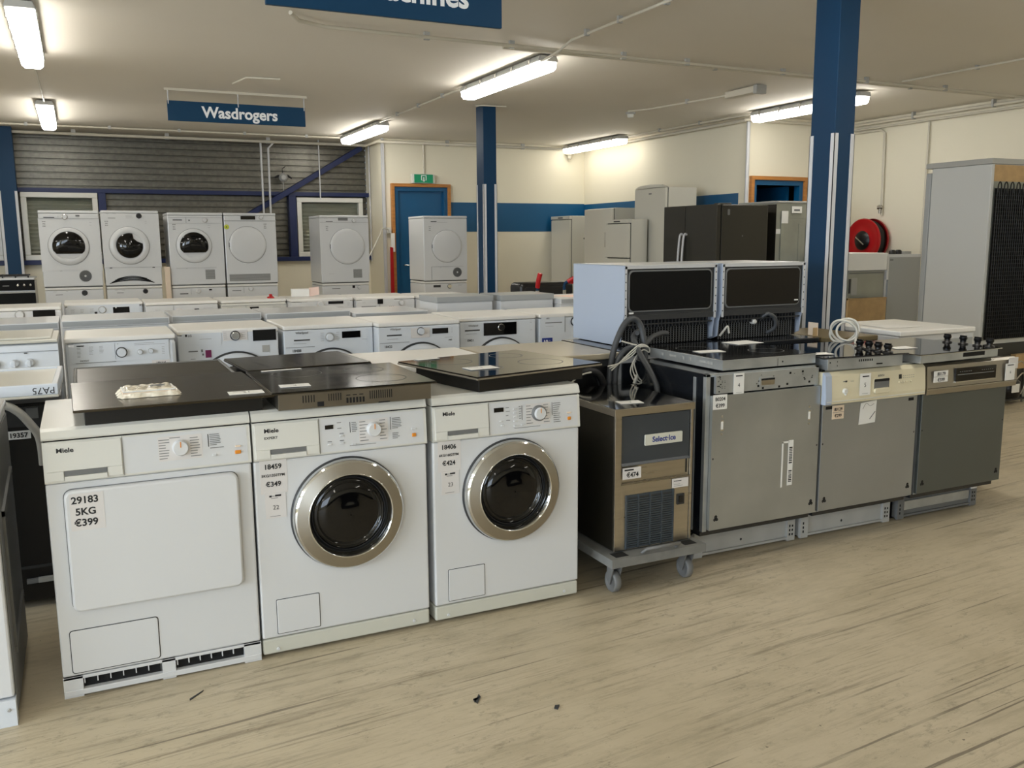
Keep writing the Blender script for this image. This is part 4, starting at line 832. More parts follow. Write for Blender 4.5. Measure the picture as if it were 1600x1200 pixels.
b = MB(); b.box(.520, .590, -.0215, -.0195, .688, .772, 'paper'); b.text('6', .556, .722, .020, 'ink', y=-.0220, bold=False, align='c'); b.box(.532, .578, -.0222, -.0215, .762, .766, 'ink'); b.build('number_card', r)
b = MB(); b.box(.545, .612, -.0192, -.0165, .745, .800, 'sticker'); b.build('label_sticker', r)

hob('steel-sided dark hob without knobs on the leftmost dishwasher', 2.795, .315, .845, 0, .52, .54, glass='hobglass', frame='zincfr', house='zincfr', hh=.040, hins=(.003, .003), t=.006, sidemarks=True, rings=((-.12, .12, .08), (.12, -.1, .08)), slots=[(.30, .302, .0, .035), (.325, .331, .015, .022)])
bpy.data.objects[-1] if False else None
hob('black glass hob with four black knobs on the cream-panelled dishwasher', 3.312, .225, .815, -5, .48, .50, glass='glass', frame='dgrey', house='zincfr', hh=.050, hins=(.03, .01), t=.007, knobs=[(.150, -.21), (.150, -.15), (.150, -.09), (.150, -.03)], slots=[(.04, .046, .03, .036), (.08, .084, .015, .02), (.08, .084, .033, .038)] + [(.20 + .012 * k, .206 + .012 * k, .030, .040) for k in range(7)] + [(.30, .335, .012, .018)])
hob('grey glass hob with black knobs and dark front slot on the rightmost dishwasher', 3.895, .235, .813, 2, .60, .53, glass='glass', frame='chrome', house='zincfr', hh=.037, hins=(.02, .012), t=.006, knobs=[(.255, .01), (.255, -.08), (.255, -.16), (.255, -.225)], slots=[(.32, .48, .012, .032)])
card('white card on the hob of the leftmost dishwasher, left side', 2.664, .30, .892, -6, .13, .07)
card('white sheet at the rear right of the leftmost dishwasher hob', 3.02, .50, .8925, 2, .16, .12)
card('small white sheet between the left and middle dishwasher hobs', 3.13, .10, .8755, -12, .10, .07)
card('white card between the four-knob hob and the grey hob', 3.75, .19, .8575, -6, .12, .08)
card('narrow white strip behind the white cable coil', 3.62, .47, .858, 0, .12, .03)
# white cable coil standing on the hob
m = MB(); pts = []
for k in range(0, 150):
    a = k / 150 * 2 * math.pi * 3.0; rr_ = .058 + .008 * math.sin(a * .37 + 1); pts.append((math.cos(a) * rr_ * (1.0 + .12 * math.sin(a * .5)), .02 * math.sin(a * .41) + .0001 * k, .068 + math.sin(a + .3 * math.sin(a * .33)) * (rr_ - .004) ))
pts += [(.050, .0, .05), (.046, -.02, .02), (.044, -.03, .006)]
m.tube(pts, .0062, 'cable', n=6); o = m.build('cable_coil', loc=(3.61, .42, .858)); o.rotation_euler = (0, 0, math.radians(-38)); tag(o, 'looped coil of white cable standing upright between the two knobbed hobs', 'cable')

# ------------------------------------------------------------------ the two machines with open backs, standing behind
def open_back(label, x, y, z, w, h, d, side, win):
    r = thing('dishwasher', label, 'dishwasher', (x, y, z))
    m = MB(); m.prism([(.0, .155), (.0, h), (d, h), (d, 0), (.22, 0), (.085, .0), (.03, .02), (.02, .10)], 0, .004, side); m.prism([(.0, .155), (.0, h), (d, h), (d, 0), (.22, 0), (.085, .0), (.03, .02), (.02, .10)], w - .004, w, side)
    m.box(.0, w, 0, d, h - .004, h, 'pairframe'); m.build('side_panels', r, bevel=.0015)
    m = MB(); m.box(.004, .016, .0, .006, .12, h - .006, 'pairframe'); m.box(w - .016, w - .004, 0, .006, .12, h - .006, 'pairframe'); m.box(.004, w - .004, 0, .006, h - .018, h - .004, 'pairframe')
    for k in range(6): m.box(.006, .011, -.0006, 0, .15 + k * .04, .156 + k * .04, 'hole'); m.box(w - .011, w - .006, -.0006, 0, .15 + k * .04, .156 + k * .04, 'hole')
    m.build('back_frame', r)
    m = MB(); m.box(.016, w - .016, .010, .03, .13, h - .018, 'dgrey'); m.rr(.026, .165, w - .030, h - .024, .028, .010, .004, 'mgrey', bev=.003); m.rr(.034, .173, w - .038, h - .032, .022, .004, .0025, win); m.build('tub_back', r)
    m = MB(); m.box(.016, w - .016, .004, .03, .125, .150, 'dgrey'); m.box(.016, w - .016, .05, .06, 0, .13, 'tar')
    for k in range(24): xx = .022 + k * (w - .05) / 24; m.box(xx, xx + .004, .018, .05, .085, .128, 'dgrey')
    for k in range(30): xx = .022 + k * (w - .05) / 30; m.box(xx, xx + .003, .046, .05, .0, .09, 'mgrey')
    for k in range(8): m.box(.02, w - .02, .0455, .05, .006 + k * .011, .0085 + k * .011, 'dgrey')
    m.box(.016, w - .016, .016, .024, .100, .106, 'dgrey'); m.box(.02, w - .02, .1, d - .02, .0, .12, 'tar'); m.build('base_grid', r)
    return r
ZB = .872
r = open_back('open-backed dishwasher with white side tinted by painted daylight, left of the two standing behind', 2.515, .775, ZB, .560, .395, .50, 'daytint', 'tar')
m = MB(); m.rr(.03, .158, .055, .166, .002, .004, 0, 'paper'); m.build('white_clip', r)
r = open_back('open-backed dishwasher next to the blue column, right of the two standing behind', 3.105, .775, ZB, .560, .395, .50, 'daytint', 'tarbrown')
m = MB(); m.lathe(.24, .085, [(.014, .045), (.014, .02), (.009, .014)], 'warm', 16, cap=True); m.build('inlet_cap', r)
m = MB(); m.tube(smooth_path([(.02, .03, .02), (.03, .01, .05), (.045, .0, .07), (.055, .0, .035)]), .006, 'cable'); m.build('hose_stub', r)
m = MB(); m.tube(smooth_path([(.34, .04, .02), (.36, .0, .05), (.35, -.01, .10), (.31, .0, .125), (.29, .03, .10)]), .011, 'hose'); m.build('drain_hose', r)
m = MB(); m.box(.49, .515, -.0, .003, .19, .196, 'paper'); m.build('white_clip', r)
# hoses and cable hanging down behind the ice maker
def hosef(label, pts, rad, mat='hose', n=8, nm='drain_hose', cat='hose', rib=True):
    m = MB(); P = smooth_path(pts, 10); m.tube(P, rad, mat, n=n)
    o = m.build(nm); return tag(o, label, cat)
hosef('thick grey hose arching over and hanging beside the daylight-tinted white side', [(2.41, .62, .45), (2.33, .60, .66), (2.34, .60, .85), (2.39, .60, .98), (2.44, .60, 1.025), (2.49, .60, 1.00), (2.505, .58, .90), (2.49, .55, .78), (2.455, .52, .70)], .0145)
hosef('grey hose hanging from the open-backed machine to the floor', [(2.62, .80, .93), (2.56, .72, .95), (2.50, .66, .94), (2.46, .60, .925), (2.43, .50, .87), (2.42, .40, .80), (2.415, .34, .73), (2.41, .35, .60), (2.38, .575, .3), (2.37, .575, .03)], .0135)
hosef('short grey hose stub crossing the black base grid to the right', [(2.50, .60, .90), (2.56, .64, .905), (2.62, .68, .925), (2.70, .72, .935), (2.745, .74, .928)], .013)
hosef('second short grey hose crossing below the stub', [(2.49, .62, .955), (2.54, .66, .935), (2.60, .72, .91), (2.66, .80, .905)], .012)
hosef('grey hose loop lying against the daylight-tinted white side', [(2.34, .58, .60), (2.35, .58, .80), (2.38, .57, .875), (2.43, .57, .895), (2.47, .57, .87), (2.48, .58, .80), (2.47, .60, .5)], .0135)
for k, (dz, dx) in enumerate(((0, 0), (.02, .008), (-.02, .012))):
    pass
m = MB()
for k in range(3): m.tube(smooth_path([(2.28 + .01 * k, .54, .82 - .01 * k), (2.34, .54, .83), (2.40, .53, .86 + .012 * k), (2.45, .53, .90 + .006 * k), (2.50, .54, .895), (2.51, .55, .87), (2.47, .54, .885), (2.42, .53, .85), (2.39 + .012 * k, .52, .79 + .01 * k), (2.42 + .006 * k, .51, .735 + .012 * k), (2.47, .51, .745 - .008 * k)], 8),   .0034, 'cable', n=6)
m.tube(smooth_path([(2.36, .55, .93), (2.41, .55, .915), (2.47, .54, .90)]), .004, 'cable', n=6)
o = tag(m.build('power_cable'), 'tangled white power cable hanging among the grey hoses', 'cable')
m = MB(); m.lathe(2.40, .715, [(.010, .495), (.018, .50), (.020, .515), (.014, .53)], 'chrome', 16, cap=True); m.tube([(2.405, .51, .735), (2.42, .51, .775)], .008, 'cable'); m.build('power_plug', o)
hosef('black ribbed hose arch between the right front machine and the ice maker', [(2.02, .58, .45), (2.06, .58, .66), (2.11, .57, .765), (2.18, .56, .80), (2.25, .56, .775), (2.29, .57, .66), (2.30, .58, .45)], .017, 'rubber')
hosef('thin white cable following the black hose arch', [(2.03, .545, .62), (2.07, .545, .73), (2.13, .54, .785), (2.19, .535, .80)], .004, 'cable', nm='thin_cable', cat='cable')
hosef('second black hose curving down behind the ice maker', [(2.19, .60, .81), (2.23, .59, .79), (2.26, .58, .74), (2.27, .57, .60), (2.25, .58, .40)], .013, 'rubber')
# ------------------------------------------------------------------ far left: neighbour machine, black unit, loose tray
r = thing('tumble_dryer', 'white appliance cut off by the left edge, showing its ribbed grey side', 'tumble dryer', (-.715, -.10, 0), 0)
m = MB(); m.box(0, .592, .006, .60, .085, .845, 'white'); m.build('cabinet', r, bevel=.007)
m = MB(); m.box(.592, .596, .03, .59, .03, .83, 'mgrey')
for a in ((.10, .60, .50, .645), (.10, .18, .50, .215)): m.prism([(a[0], a[1]), (a[0], a[1] + .02), (a[2], a[3] + .02), (a[2], a[3])], .596, .604, 'mgrey')
m.prism([(.10, .2), (.12, .2), (.12, .62), (.10, .62)], .596, .604, 'mgrey'); m.build('side_panel', r, bevel=.003)
m = MB(); m.box(.0, .594, -.004, .04, .0, .080, 'cool')
for k in range(4): m.box(.45, .545, -.0055, -.004, .022 + .012 * k, .027 + .012 * k, 'hole')
m.lathe(.575, .052, [(.006, -.0045), (.004, -.007)], 'grey', 12, cap=True); m.build('plinth', r, bevel=.006)
m = MB(); m.box(-.001, .598, -.002, .60, .848, .875, 'white'); m.build('lid', r, bevel=.008)
r = thing('oven', 'black unit standing behind the gap left of the front machines', 'oven', (-.56, .84, 0))
m = MB(); m.box(0, .60, 0, .5, .03, .80, 'black'); m.build('cabinet', r, bevel=.004)
m = MB(); m.box(.0, .6, -.006, .0, .16, .17, 'dgrey'); m.build('lower_trim', r)
m = MB(); m.box(.0, .6, -.012, .0, .715, .79, 'dgrey'); m.box(.48, .52, -.02, -.012, .745, .785, 'mgrey'); m.build('upper_trim', r)
m = MB(); m.box(.385, .489, -.008, -.0065, .668, .700, 'paper'); m.text('19357', .480, .675, .025, 'ink', y=-.0088, align='r'); m.build('number_sticker', r)
m = MB(); m.box(.43, .50, -.02, -.0, .105, .120, 'mgrey'); m.box(.47, .53, -.03, -.01, .108, .125, 'grey'); m.build('hinge_bracket', r)
hosef('light grey hose crossing the gap beside the leftmost front machine', [(-.42, .66, .84), (-.26, .66, .845), (-.147, .66, .83), (-.10, .66, .805), (-.065, .66, .76), (-.035, .66, .70), (-.03, .66, .60)], .015, 'grey')
r = thing('upturned_tray', 'shallow white upturned appliance top with handwriting on its edge', 'tray', (-.62, .72, .845), -1)
m = MB(); m.box(0, .66, -.06, .46, 0, .010, 'fridge')
m.box(0, .66, -.06, -.045, .01, .050, 'cool'); m.box(0, .66, .445, .46, .01, .050, 'cool'); m.box(0, .015, -.045, .445, .01, .050, 'cool'); m.box(.64, .66, -.045, .445, .01, .050, 'cool'); m.box(.005, .655, -.04, .44, .010, .042, 'fridge'); m.build('tray_body', r, bevel=.003)
m = MB(); m.text('PA75', 0, 0, .034, 'ink', O=(.650, -.0606, .038), R=(-1, 0, 0), U=(0, 0, -1), bold=False); m.build('handwriting', r)

# ------------------------------------------------------------------ row behind the front machines, turned the other way
def back_unit(label, x, y, w, d, h, top, body='white', rim=None, name='washing_machine', cat='washing machine', group='machines turned away behind the front row', raised=0, th=.03, rear='greyside'):
    r = thing(name, label, cat, (x, y, 0), 0, group)
    m = MB(); m.box(.0, w, .012, d, .01, h - th, body); m.build('cabinet', r, bevel=.006)
    m = MB(); m.box(.02, w - .02, .0, .012, .05, h - th - .03, rear); m.build('back_panel', r, bevel=.002)
    m = MB(); m.box(-.002, w + .002, .002, d, h - th + .001, h, top)
    if rim: m.box(-.003, w + .003, 0, .014, h - th, h + .004, rim); m.box(-.003, .011, .014, d - .014, h - th, h + .004, rim); m.box(w - .011, w + .003, .014, d - .014, h - th, h + .004, rim); m.box(-.003, w + .003, d - .014, d, h - th, h + .004, rim)
    m.build('lid', r, bevel=.006, seg=3)
    return r
back_unit('machine with brown-grey rimmed top directly behind the steel hob', .09, .665, .585, .56, .872, 'steeldark', 'white', rim='mgrey')
back_unit('machine under the grey marbled sheet behind the middle front machine', .69, .665, .52, .50, .845, 'hatch', 'black', rear='black')
back_unit('machine with plain white top behind the gap between the two glass hobs', 1.225, .645, .57, .55, .868, 'lidw', 'cool')
back_unit('greige-topped cabinet beside the daylight-tinted white side panel', 1.815, .625, .585, .56, .868, 'tabletop', 'dgrey', rim=None, name='cabinet', cat='cabinet', rear='black')
back_unit('machine carrying the left open-backed dishwasher', 2.42, .665, .62, .57, .868, 'dside', 'white', rear='dside')
back_unit('machine carrying the right open-backed dishwasher', 3.06, .665, .62, .57, .868, 'dside', 'white', rear='dside')
back_unit('brown-topped unit at the foot of the large blue column', 3.70, .60, .34, .50, .868, 'brown', 'dgrey', name='cabinet', cat='cabinet', rear='black')
back_unit('white machine right of the large blue column, its top strewn with a sheet', 4.28, .66, .62, .60, .868, 'lidw', 'white')
card('white sheet with dark edge on the machine right of the blue column', 4.50, .93, .870, -8, .26, .24)
hob('grey marbled slab lying askew behind the middle front machine', .955, .94, .847, 4, .52, .44, glass='hobsteel2', frame='black', house='black', hh=.028, hins=(.04, .04), t=.012)
m = MB(); m.box(0, .004, 0, .07, 0, .07, 'peach'); m.box(-.03, .0, .0, .003, 0, .045, 'board'); o = tag(m.build('cardboard_piece', loc=(3.715, .72, .869)), 'small piece of cardboard standing on the brown top beside the column', 'cardboard')

# ------------------------------------------------------------------ second row, facing the camera
G2 = 'machines of the second row facing the camera'
o = machine('washing_machine', 'rounded white washer with a large dial and boxed programme table', 'washing machine', (.03, 2.80, 0), .60, .85, .56, [
    ('rect', .055, .705, .56, .815, 'cool'), ('rect', .05, .702, .265, .704, 'gink'), ('rect', .263, .715, .265, .815, 'gink'),
    ('lines', .062, .735, .085, .795, 8, 'mgrey'), ('rect', .062, .800, .10, .806, 'ink'), ('lines', .125, .75, .155, .80, 7), ('lines', .180, .755, .205, .80, 6), ('txt', 'INDESIT', .075, .712, .013, 'mgrey'), ('rect', .278, .803, .284, .809, 'ink'),
    ('knob', .298, .755, .026, 'cool', 'dgrey'), ('knob', .398, .752, .013, 'cool', 'grey'), ('knob', .458, .755, .013, 'cool', 'grey'), ('lines', .37, .79, .56, .808, 2), ('lines', .52, .73, .54, .78, 5),
    ('sticker', .46, .668, .56, .697, 'sticker', [('18664', .51, .672, .022, True)]), ('flap', .06, .60, .10, .62), ('port', 'arch', .30, .42, .18)], mat='cool', group=G2, slant=.0, round_=.02)
machine('washing_machine', 'white washer with black display and purple sticker in the second row', 'washing machine', (.655, 2.95, 0), .615, .85, .58, [
    ('panel', .03, .755, .26, .83, 'cool'), ('rect', .045, .812, .057, .826, 'ink'), ('txt', 'LG', .062, .811, .018, 'mgrey'), ('lines', .13, .790, .235, .796, 1), ('slot', .075, .770, .235, .776, 'mgrey', 'drawer_slot'),
    ('rect', .27, .775, .42, .838, 'sticker'), ('lines', .275, .78, .30, .83, 4), ('lines', .385, .78, .415, .83, 4), ('knob', .345, .805, .026, 'chrome', 'dgrey'), ('disp', .455, .765, .60, .835, 'glass'),
    ('rect', .06, .715, .115, .722, 'mgrey'), ('rect', .135, .712, .145, .728, 'mgrey'), ('rect', .140, .69, .150, .702, 'mgrey'), ('rect', .16, .675, .195, .722, 'purple'), ('rect', .51, .690, .553, .735, 'grey'),
    ('lines', .07, .662, .11, .68, 1, 'ink'), ('port', 'arch', .345, .455, .245)], mat='cool', group=G2)
def wh(label, x, y, w, F, **k): return machine('washing_machine', label, 'washing machine', (x, y, 0), w, .85, .58, F, mat='cool', group=G2, **k)
wh('white washer with small dial and sticker 18488 in the middle of the second row', 1.305, 2.95, .60, [
    ('txt', 'Whirlpool', .075, .795, .020, 'mgrey'), ('slot', .065, .748, .17, .757, 'dgrey', 'drawer_slot'), ('lines', .06, .728, .17, .734, 1), ('rect', .01, .706, .2, .708, 'gink'), ('knob', .300, .765, .024, 'cool', 'grey'), ('lines', .24, .735, .27, .80, 5), ('lines', .345, .735, .37, .80, 5),
    ('disp', .385, .753, .51, .797, 'glass'), ('lines', .52, .735, .575, .742, 1), ('sticker', .035, .580, .125, .700, 'cool', [('18488', .08, .676, .024, True), ('8KG/1400TPM', .08, .651, .011, True), ('€449', .08, .618, .024, True)]),
    ('port', 'arch', .31, .455, .232)])
wh('white washer with shiny dial and sticker 18422 right of the middle one', 1.91, 2.85, .59, [
    ('txt', 'Whirlpool', .082, .798, .018, 'gink'), ('slot', .06, .758, .165, .767, 'dgrey', 'drawer_slot'), ('lines', .06, .735, .16, .741, 1), ('rect', .01, .712, .22, .714, 'gink'), ('rect', .23, .738, .365, .805, 'sticker'), ('knob', .300, .782, .023, 'cool', 'mgrey'),
    ('disp', .385, .760, .500, .797, 'glass'), ('lines', .52, .76, .54, .80, 3), ('txt', '1400', .50, .708, .014, 'ink'), ('lines', .475, .728, .55, .733, 1), ('sticker', .03, .60, .12, .703, 'cool', [('18422', .068, .680, .022, True)]), ('port', 'arch', .30, .478, .225)])
wh('white washer with wide black display and ring dial, sticker 18421', 2.54, 2.95, .605, [
    ('txt', 'Whirlpool', .065, .785, .018, 'mgrey'), ('slot', .040, .752, .155, .762, 'dgrey', 'drawer_slot'), ('lines', .045, .730, .14, .736, 1), ('disp', .185, .715, .445, .805, 'glass'), ('knob', .322, .770, .022, 'black', 'chrome'), ('lines', .20, .745, .28, .785, 3),
    ('lines', .555, .79, .575, .81, 2), ('lines', .555, .735, .575, .745, 1), ('sticker', .04, .60, .13, .70, 'cool', [('18421', .078, .679, .022, True)]), ('port', 'arch', .32, .47, .225)])
wh('white washer with blue number 10 label partly hidden by the daylight-tinted white side', 3.175, 2.95, .60, [
    ('txt', 'AEG', .055, .812, .014, 'mgrey'), ('slot', .05, .780, .19, .787, 'mgrey', 'drawer_slot'), ('lines', .05, .757, .14, .761, 1), ('rect', .215, .71, .217, .83, 'gink'), ('knob', .30, .785, .03, 'cool', 'black'), ('rect', .022, .60, .108, .672, 'bluelabel'), ('txt', '10', .03, .630, .040, 'signwhite'), ('lines', .075, .65, .10, .655, 1, 'signwhite'), ('port', 'plain', .31, .42, .19)])
# white cooker at the left end
r = thing('cooker', 'white gas cooker with closed glass lid and round knobs at the left end', 'cooker', (-.60, 2.66, 0), 0)
m = MB(); m.box(0, .60, .02, .60, .03, .835, 'cool'); m.build('cabinet', r, bevel=.006)
m = MB(); m.prism([(.0, .665), (-.006, .69), (.012, .835), (.05, .845), (.05, .665)], .0, .60, 'cool'); p = m.build('control_panel', r, bevel=.004)
for xx in (.10, .20, .29, .38, .455): k = MB(); k.lathe(xx, .74, [(.023, .0), (.021, -.022), (.015, -.026)], 'cool', 24, cap=True); k.box(xx - .004, xx + .004, -.032, -.02, .722, .758, 'cool'); k.build('knob', p)
m = MB(); m.box(.43, .445, -.0005, .004, .790, .797, 'mgrey'); m.box(.0, .598, -.0, .006, .80, .802, 'gink'); m.build('panel_print', p)
m = MB(); m.box(.01, .59, .0, .02, .10, .645, 'black'); m.box(.01, .59, -.004, .0, .635, .66, 'hole'); m.build('oven_door', r, bevel=.004)
m = MB(); m.box(.0, .60, .012, .60, .846, .862, 'fridge'); m.box(.01, .57, .06, .58, .862, .874, 'fridge'); m.build('glass_lid', r, bevel=.004)
# tops of the machines standing back to back with the second row
G2b = 'machines turned away behind the second row'
for lab, x, w, h, y, rr_ in (('white top of a machine behind the gas cooker at the left edge', -.62, .61, .885, 3.60, 'greyside'), ('white top of a machine behind the rounded washer', .01, .655, .89, 3.60, 'greyside'),
        ('white top of a machine behind the washer with purple sticker', .69, .60, .89, 3.66, 'greyside'), ('white top of a machine behind the washer with sticker 18488', 1.32, .61, .885, 3.62, 'greyside'), ('lower white top behind the washer with sticker 18422', 1.955, .57, .865, 3.56, 'greyside'),
        ('tall grey-backed machine just left of the slim blue column foot', 2.64, .48, .955, 3.66, 'greyside'), ('tall grey-backed machine just right of the slim blue column foot', 3.17, .48, .955, 3.62, 'greyside'), ('white-topped machine with a pink sheet near the hand truck', 3.68, .60, .915, 3.55, 'greyside')):
    r = thing('washing_machine', lab, 'washing machine', (x, y, 0), 0, G2b); d = .56 if h < .94 else .40
    m = MB(); m.box(0, w, .0, d, .01, h - .045, 'white'); m.build('cabinet', r, bevel=.006)
    m = MB(); m.box(-.002, w + .002, -.012, d, h - .044, h, 'white' if h < .94 else 'greyside'); m.box(.004, w - .004, -.014, -.012, h - .038, h - .006, 'greyside'); m.build('lid', r, bevel=.006, seg=3)
card('pale pink sheet lying on a white machine top near the hand truck', 3.98, 3.80, .916, 6, .34, .26, mat='pinkpaper')

# ------------------------------------------------------------------ third row
G3 = 'machines of the third row facing the camera'
def r3(label, x, y, w, F, mat='white', **k): return machine('washing_machine', label, 'washing machine', (x, y, 0), w, .85, .58, F, mat=mat, group=G3, **k)
r3('white washer with ring dial and black display at the left edge, third row', -.66, 5.80, .63, [('disp', 0.412, 0.752, 0.584, 0.822), ('knob', 0.313, 0.789, .032, 'white', 'grey'), ('slot', .03, .755, .14, .765, 'dgrey', 'drawer_slot'), ('port', 'arch', .3, .42, .2)])
r3('cool white washer with small black dial dot and tick-marked display, third row', -.01, 6.15, .66, [('panel', .03, .72, .63, .83, 'cool'), ('lines', .05, .76, .09, .80, 4), ('lines', .13, .76, .17, .80, 4), ('lines', .21, .76, .25, .80, 4), ('knob', 0.314, 0.784, .028, 'cool', 'grey'), ('rect', 0.247, 0.746, 0.270, 0.768, 'ink'), ('disp', 0.404, 0.751, 0.544, 0.805),
    ('rect', 0.412, 0.795, 0.429, 0.803, 'paper'), ('btn', .30, .79, .012, .012, 'paper'), ('btn', .43, .80, .012, .012, 'paper'), ('port', 'plain', .3, .42, .2)], mat='cool', round_=.02)
r3('white washer with domed dial and tiny display, third row beside the tick-marked one', .66, 5.92, .635, [('rect', .24, .70, .242, .815, 'gink'), ('lines', .08, .77, .14, .785, 1, 'mgrey'), ('slot', .05, .742, .19, .750, 'mgrey', 'drawer_slot'), ('knob', 0.287, 0.751, .03, 'white', 'sticker'), ('disp', 0.423, 0.757, 0.464, 0.779), ('lines', .50, .76, .60, .79, 2), ('port', 'plain', .3, .42, .2)])
r3('cream white washer with dark drawer slot and a red object on top, third row', 1.32, 5.85, .60, [('rect', .0, .795, .6, .797, 'gink'), ('rect', .22, .70, .222, .80, 'gink'), ('lines', .05, .776, .12, .786, 1, 'ink'), ('slot', .05, .748, .18, .756, 'dgrey', 'drawer_slot'), ('disp', 0.258, 0.742, 0.338, 0.782), ('rect', .255, .775, .262, .782, 'ink'), ('rect', .255, .755, .262, .762, 'ink'), ('knob', 0.408, 0.748, .02, 'white', 'sticker'), ('lines', .47, .75, .56, .785, 3), ('port', 'plain', .3, .42, .2)], mat='warm')
r3('white washer with long narrow black display, fifth from the left in the third row', 1.93, 5.68, .605, [('lines', .11, .815, .16, .822, 1, 'mgrey'), ('slot', .06, .742, .19, .750, 'ink', 'drawer_slot'), ('knob', 0.284, 0.790, .03, 'white', 'sticker'), ('disp', 0.359, 0.794, 0.505, 0.819), ('lines', .45, .755, .52, .765, 1), ('lines', .545, .77, .575, .805, 3), ('port', 'plain', .3, .42, .2)])
r3('white washer with square black display and four small keys, third row', 2.55, 5.62, .60, [('rect', .235, .70, .237, .825, 'gink'), ('slot', .05, .755, .20, .762, 'mgrey', 'drawer_slot'), ('lines', .06, .795, .10, .80, 1, 'mgrey'), ('disp', 0.214, 0.780, 0.268, 0.828), ('rect', .33, .748, .345, .756, 'mgrey'), ('rect', .35, .748, .362, .756, 'mgrey'), ('rect', .37, .748, .38, .756, 'mgrey'), ('knob', 0.459, 0.784, .024, 'white', 'grey'), ('port', 'plain', .3, .42, .2)])
r3('white washer with black-rimmed dial at the right end of the third row', 3.16, 5.50, .585, [('lines', .04, .81, .11, .82, 1, 'mgrey'), ('lines', .04, .76, .20, .768, 1), ('disp', 0.170, 0.767, 0.315, 0.832), ('knob', 0.398, 0.803, .024, 'white', 'black'), ('rect', 0.468, 0.791, 0.510, 0.803, 'ink'), ('port', 'plain', .3, .42, .2)])
m = MB(); m.lathe(0, 0, [(.035, 0), (.033, .012), (.018, .018), (.016, .035), (.010, .040)], 'red', 20, 'z', cap=True); tag(m.build('red_cap', loc=(1.80, 5.98, .851)), 'small red cap-like object on a white machine top in the third row', 'cap')  # unclear red item, taken for a cap
r = thing('booklet_box', 'white box with pink printed booklet leaning on a machine in the third row', 'box', (2.02, 6.05, .851), -8)
m = MB(); m.prism([(0, 0), (.0, .075), (.13, .075), (.13, .0)], 0, .17, 'paper'); m.build('box', r, bevel=.003)
m = MB(); m.add([(.17, -.005, .0), (.27, .02, .015), (.27, .05, .095), (.17, .03, .085)], [(0, 1, 2, 3)], 'pinkpaper'); m.add([(.17, .0, .0), (.27, .025, .015), (.27, .055, .095), (.17, .035, .085)], [(3, 2, 1, 0)], 'pinkpaper'); m.build('booklet', r)

# ------------------------------------------------------------------ dryers stacked on washers at the rear
def stack(x, y, w, zj, zt, labT, labB, FT, FB, side=None):
    b = machine('washing_machine', labB, 'washing machine', (x + .005, y, 0), w - .01, zj - .002, .56, FB, mat='white', group='washers under the stacked dryers', lidh=.03)
    t = thing('tumble_dryer', labT, 'tumble dryer', (x, y - .01, zj), 0, 'dryers stacked on washers at the rear'); h = zt - zj
    m = MB(); m.box(0, w, 0, .57, .008, h - .03, 'white'); m.build('cabinet', t, bevel=.008)
    m = MB(); m.box(.01, w - .01, .01, .55, .0, .008, 'dgrey'); m.build('stacking_kit', t)
    m = MB(); m.box(-.001, w + .001, -.003, .57, h - .028, h, 'white'); m.build('lid', t, bevel=.006)
    feats(t, FT); return t
st3 = lambda x, z, mm='ink': [('lines', x, z, x + .07, z + .10, 3, 'mgrey')]
stack(-.215, 8.0, .585, .918, 1.738, 'stacked dryer with a wide half-round window, leftmost of the rear stacks', 'washer under the leftmost stacked dryer',
    [('rect', 0, .735, .585, .737, 'gink'), ('slot', .05, .742, .155, .752, 'dgrey', 'drawer_slot'), ('btn', .19, .757, .014, .02, 'white'), ('knob', .255, .752, .024, 'white', 'chrome'), ('disp', .36, .757, .40, .775, 'mgrey'), ('sticker', .02, .645, .08, .72, 'white', [('29141', .05, .698, .014, True), ('7KG', .05, .674, .014, True), ('€299', .05, .650, .014, True)]), ('lines', .49, .65, .52, .71, 2, 'mgrey'), ('port', 'halfwindow', .272, .440, .200), ('lines', .165, .172, .20, .182, 1, 'dgrey'), ('vent', .412, .118, .062), ('rect', .03, .185, .56, .187, 'sticker')],
    [('slot', .10, .835, .17, .840, 'dgrey', 'drawer_slot'), ('lines', .08, .868, .12, .876, 1, 'mgrey'), ('lines', .20, .868, .23, .876, 1, 'mgrey'), ('knob', .385, .852, .024, 'black', 'ink'), ('port', 'plain', .3, .42, .2)])
stack(.395, 8.0, .585, .915, 1.742, 'stacked dryer with round window and cut-in white grip, second rear stack', 'washer under the second stacked dryer',
    [('lines', .05, .790, .09, .797, 1, 'ink'), ('lines', .12, .790, .17, .797, 1, 'ink'), ('lines', .25, .74, .33, .78, 3), ('knob', .385, .770, .024, 'black', 'ink'), ('slot', .07, .742, .145, .748, 'mgrey', 'drawer_slot'), ('sticker', .02, .655, .08, .725, 'white', [('29155', .05, .706, .014, True), ('7KG', .05, .684, .014, True), ('€279', .05, .662, .014, True)]), ('lines', .44, .68, .47, .72, 2, 'mgrey'), ('port', 'cutwindow', .268, .445, .205), ('rect', .0, .205, .585, .207, 'gink'), ('rect', .05, .198, .075, .207, 'ink'), ('rect', .49, .198, .515, .207, 'ink'), ('arcgrille', .04, .030, .50, .085, 5)],
    [('slot', .10, .838, .17, .843, 'dgrey', 'drawer_slot'), ('lines', .08, .868, .12, .876, 1, 'mgrey'), ('lines', .15, .868, .20, .876, 1, 'ink'), ('knob', .395, .852, .022, 'black', 'ink'), ('port', 'plain', .3, .42, .2)])
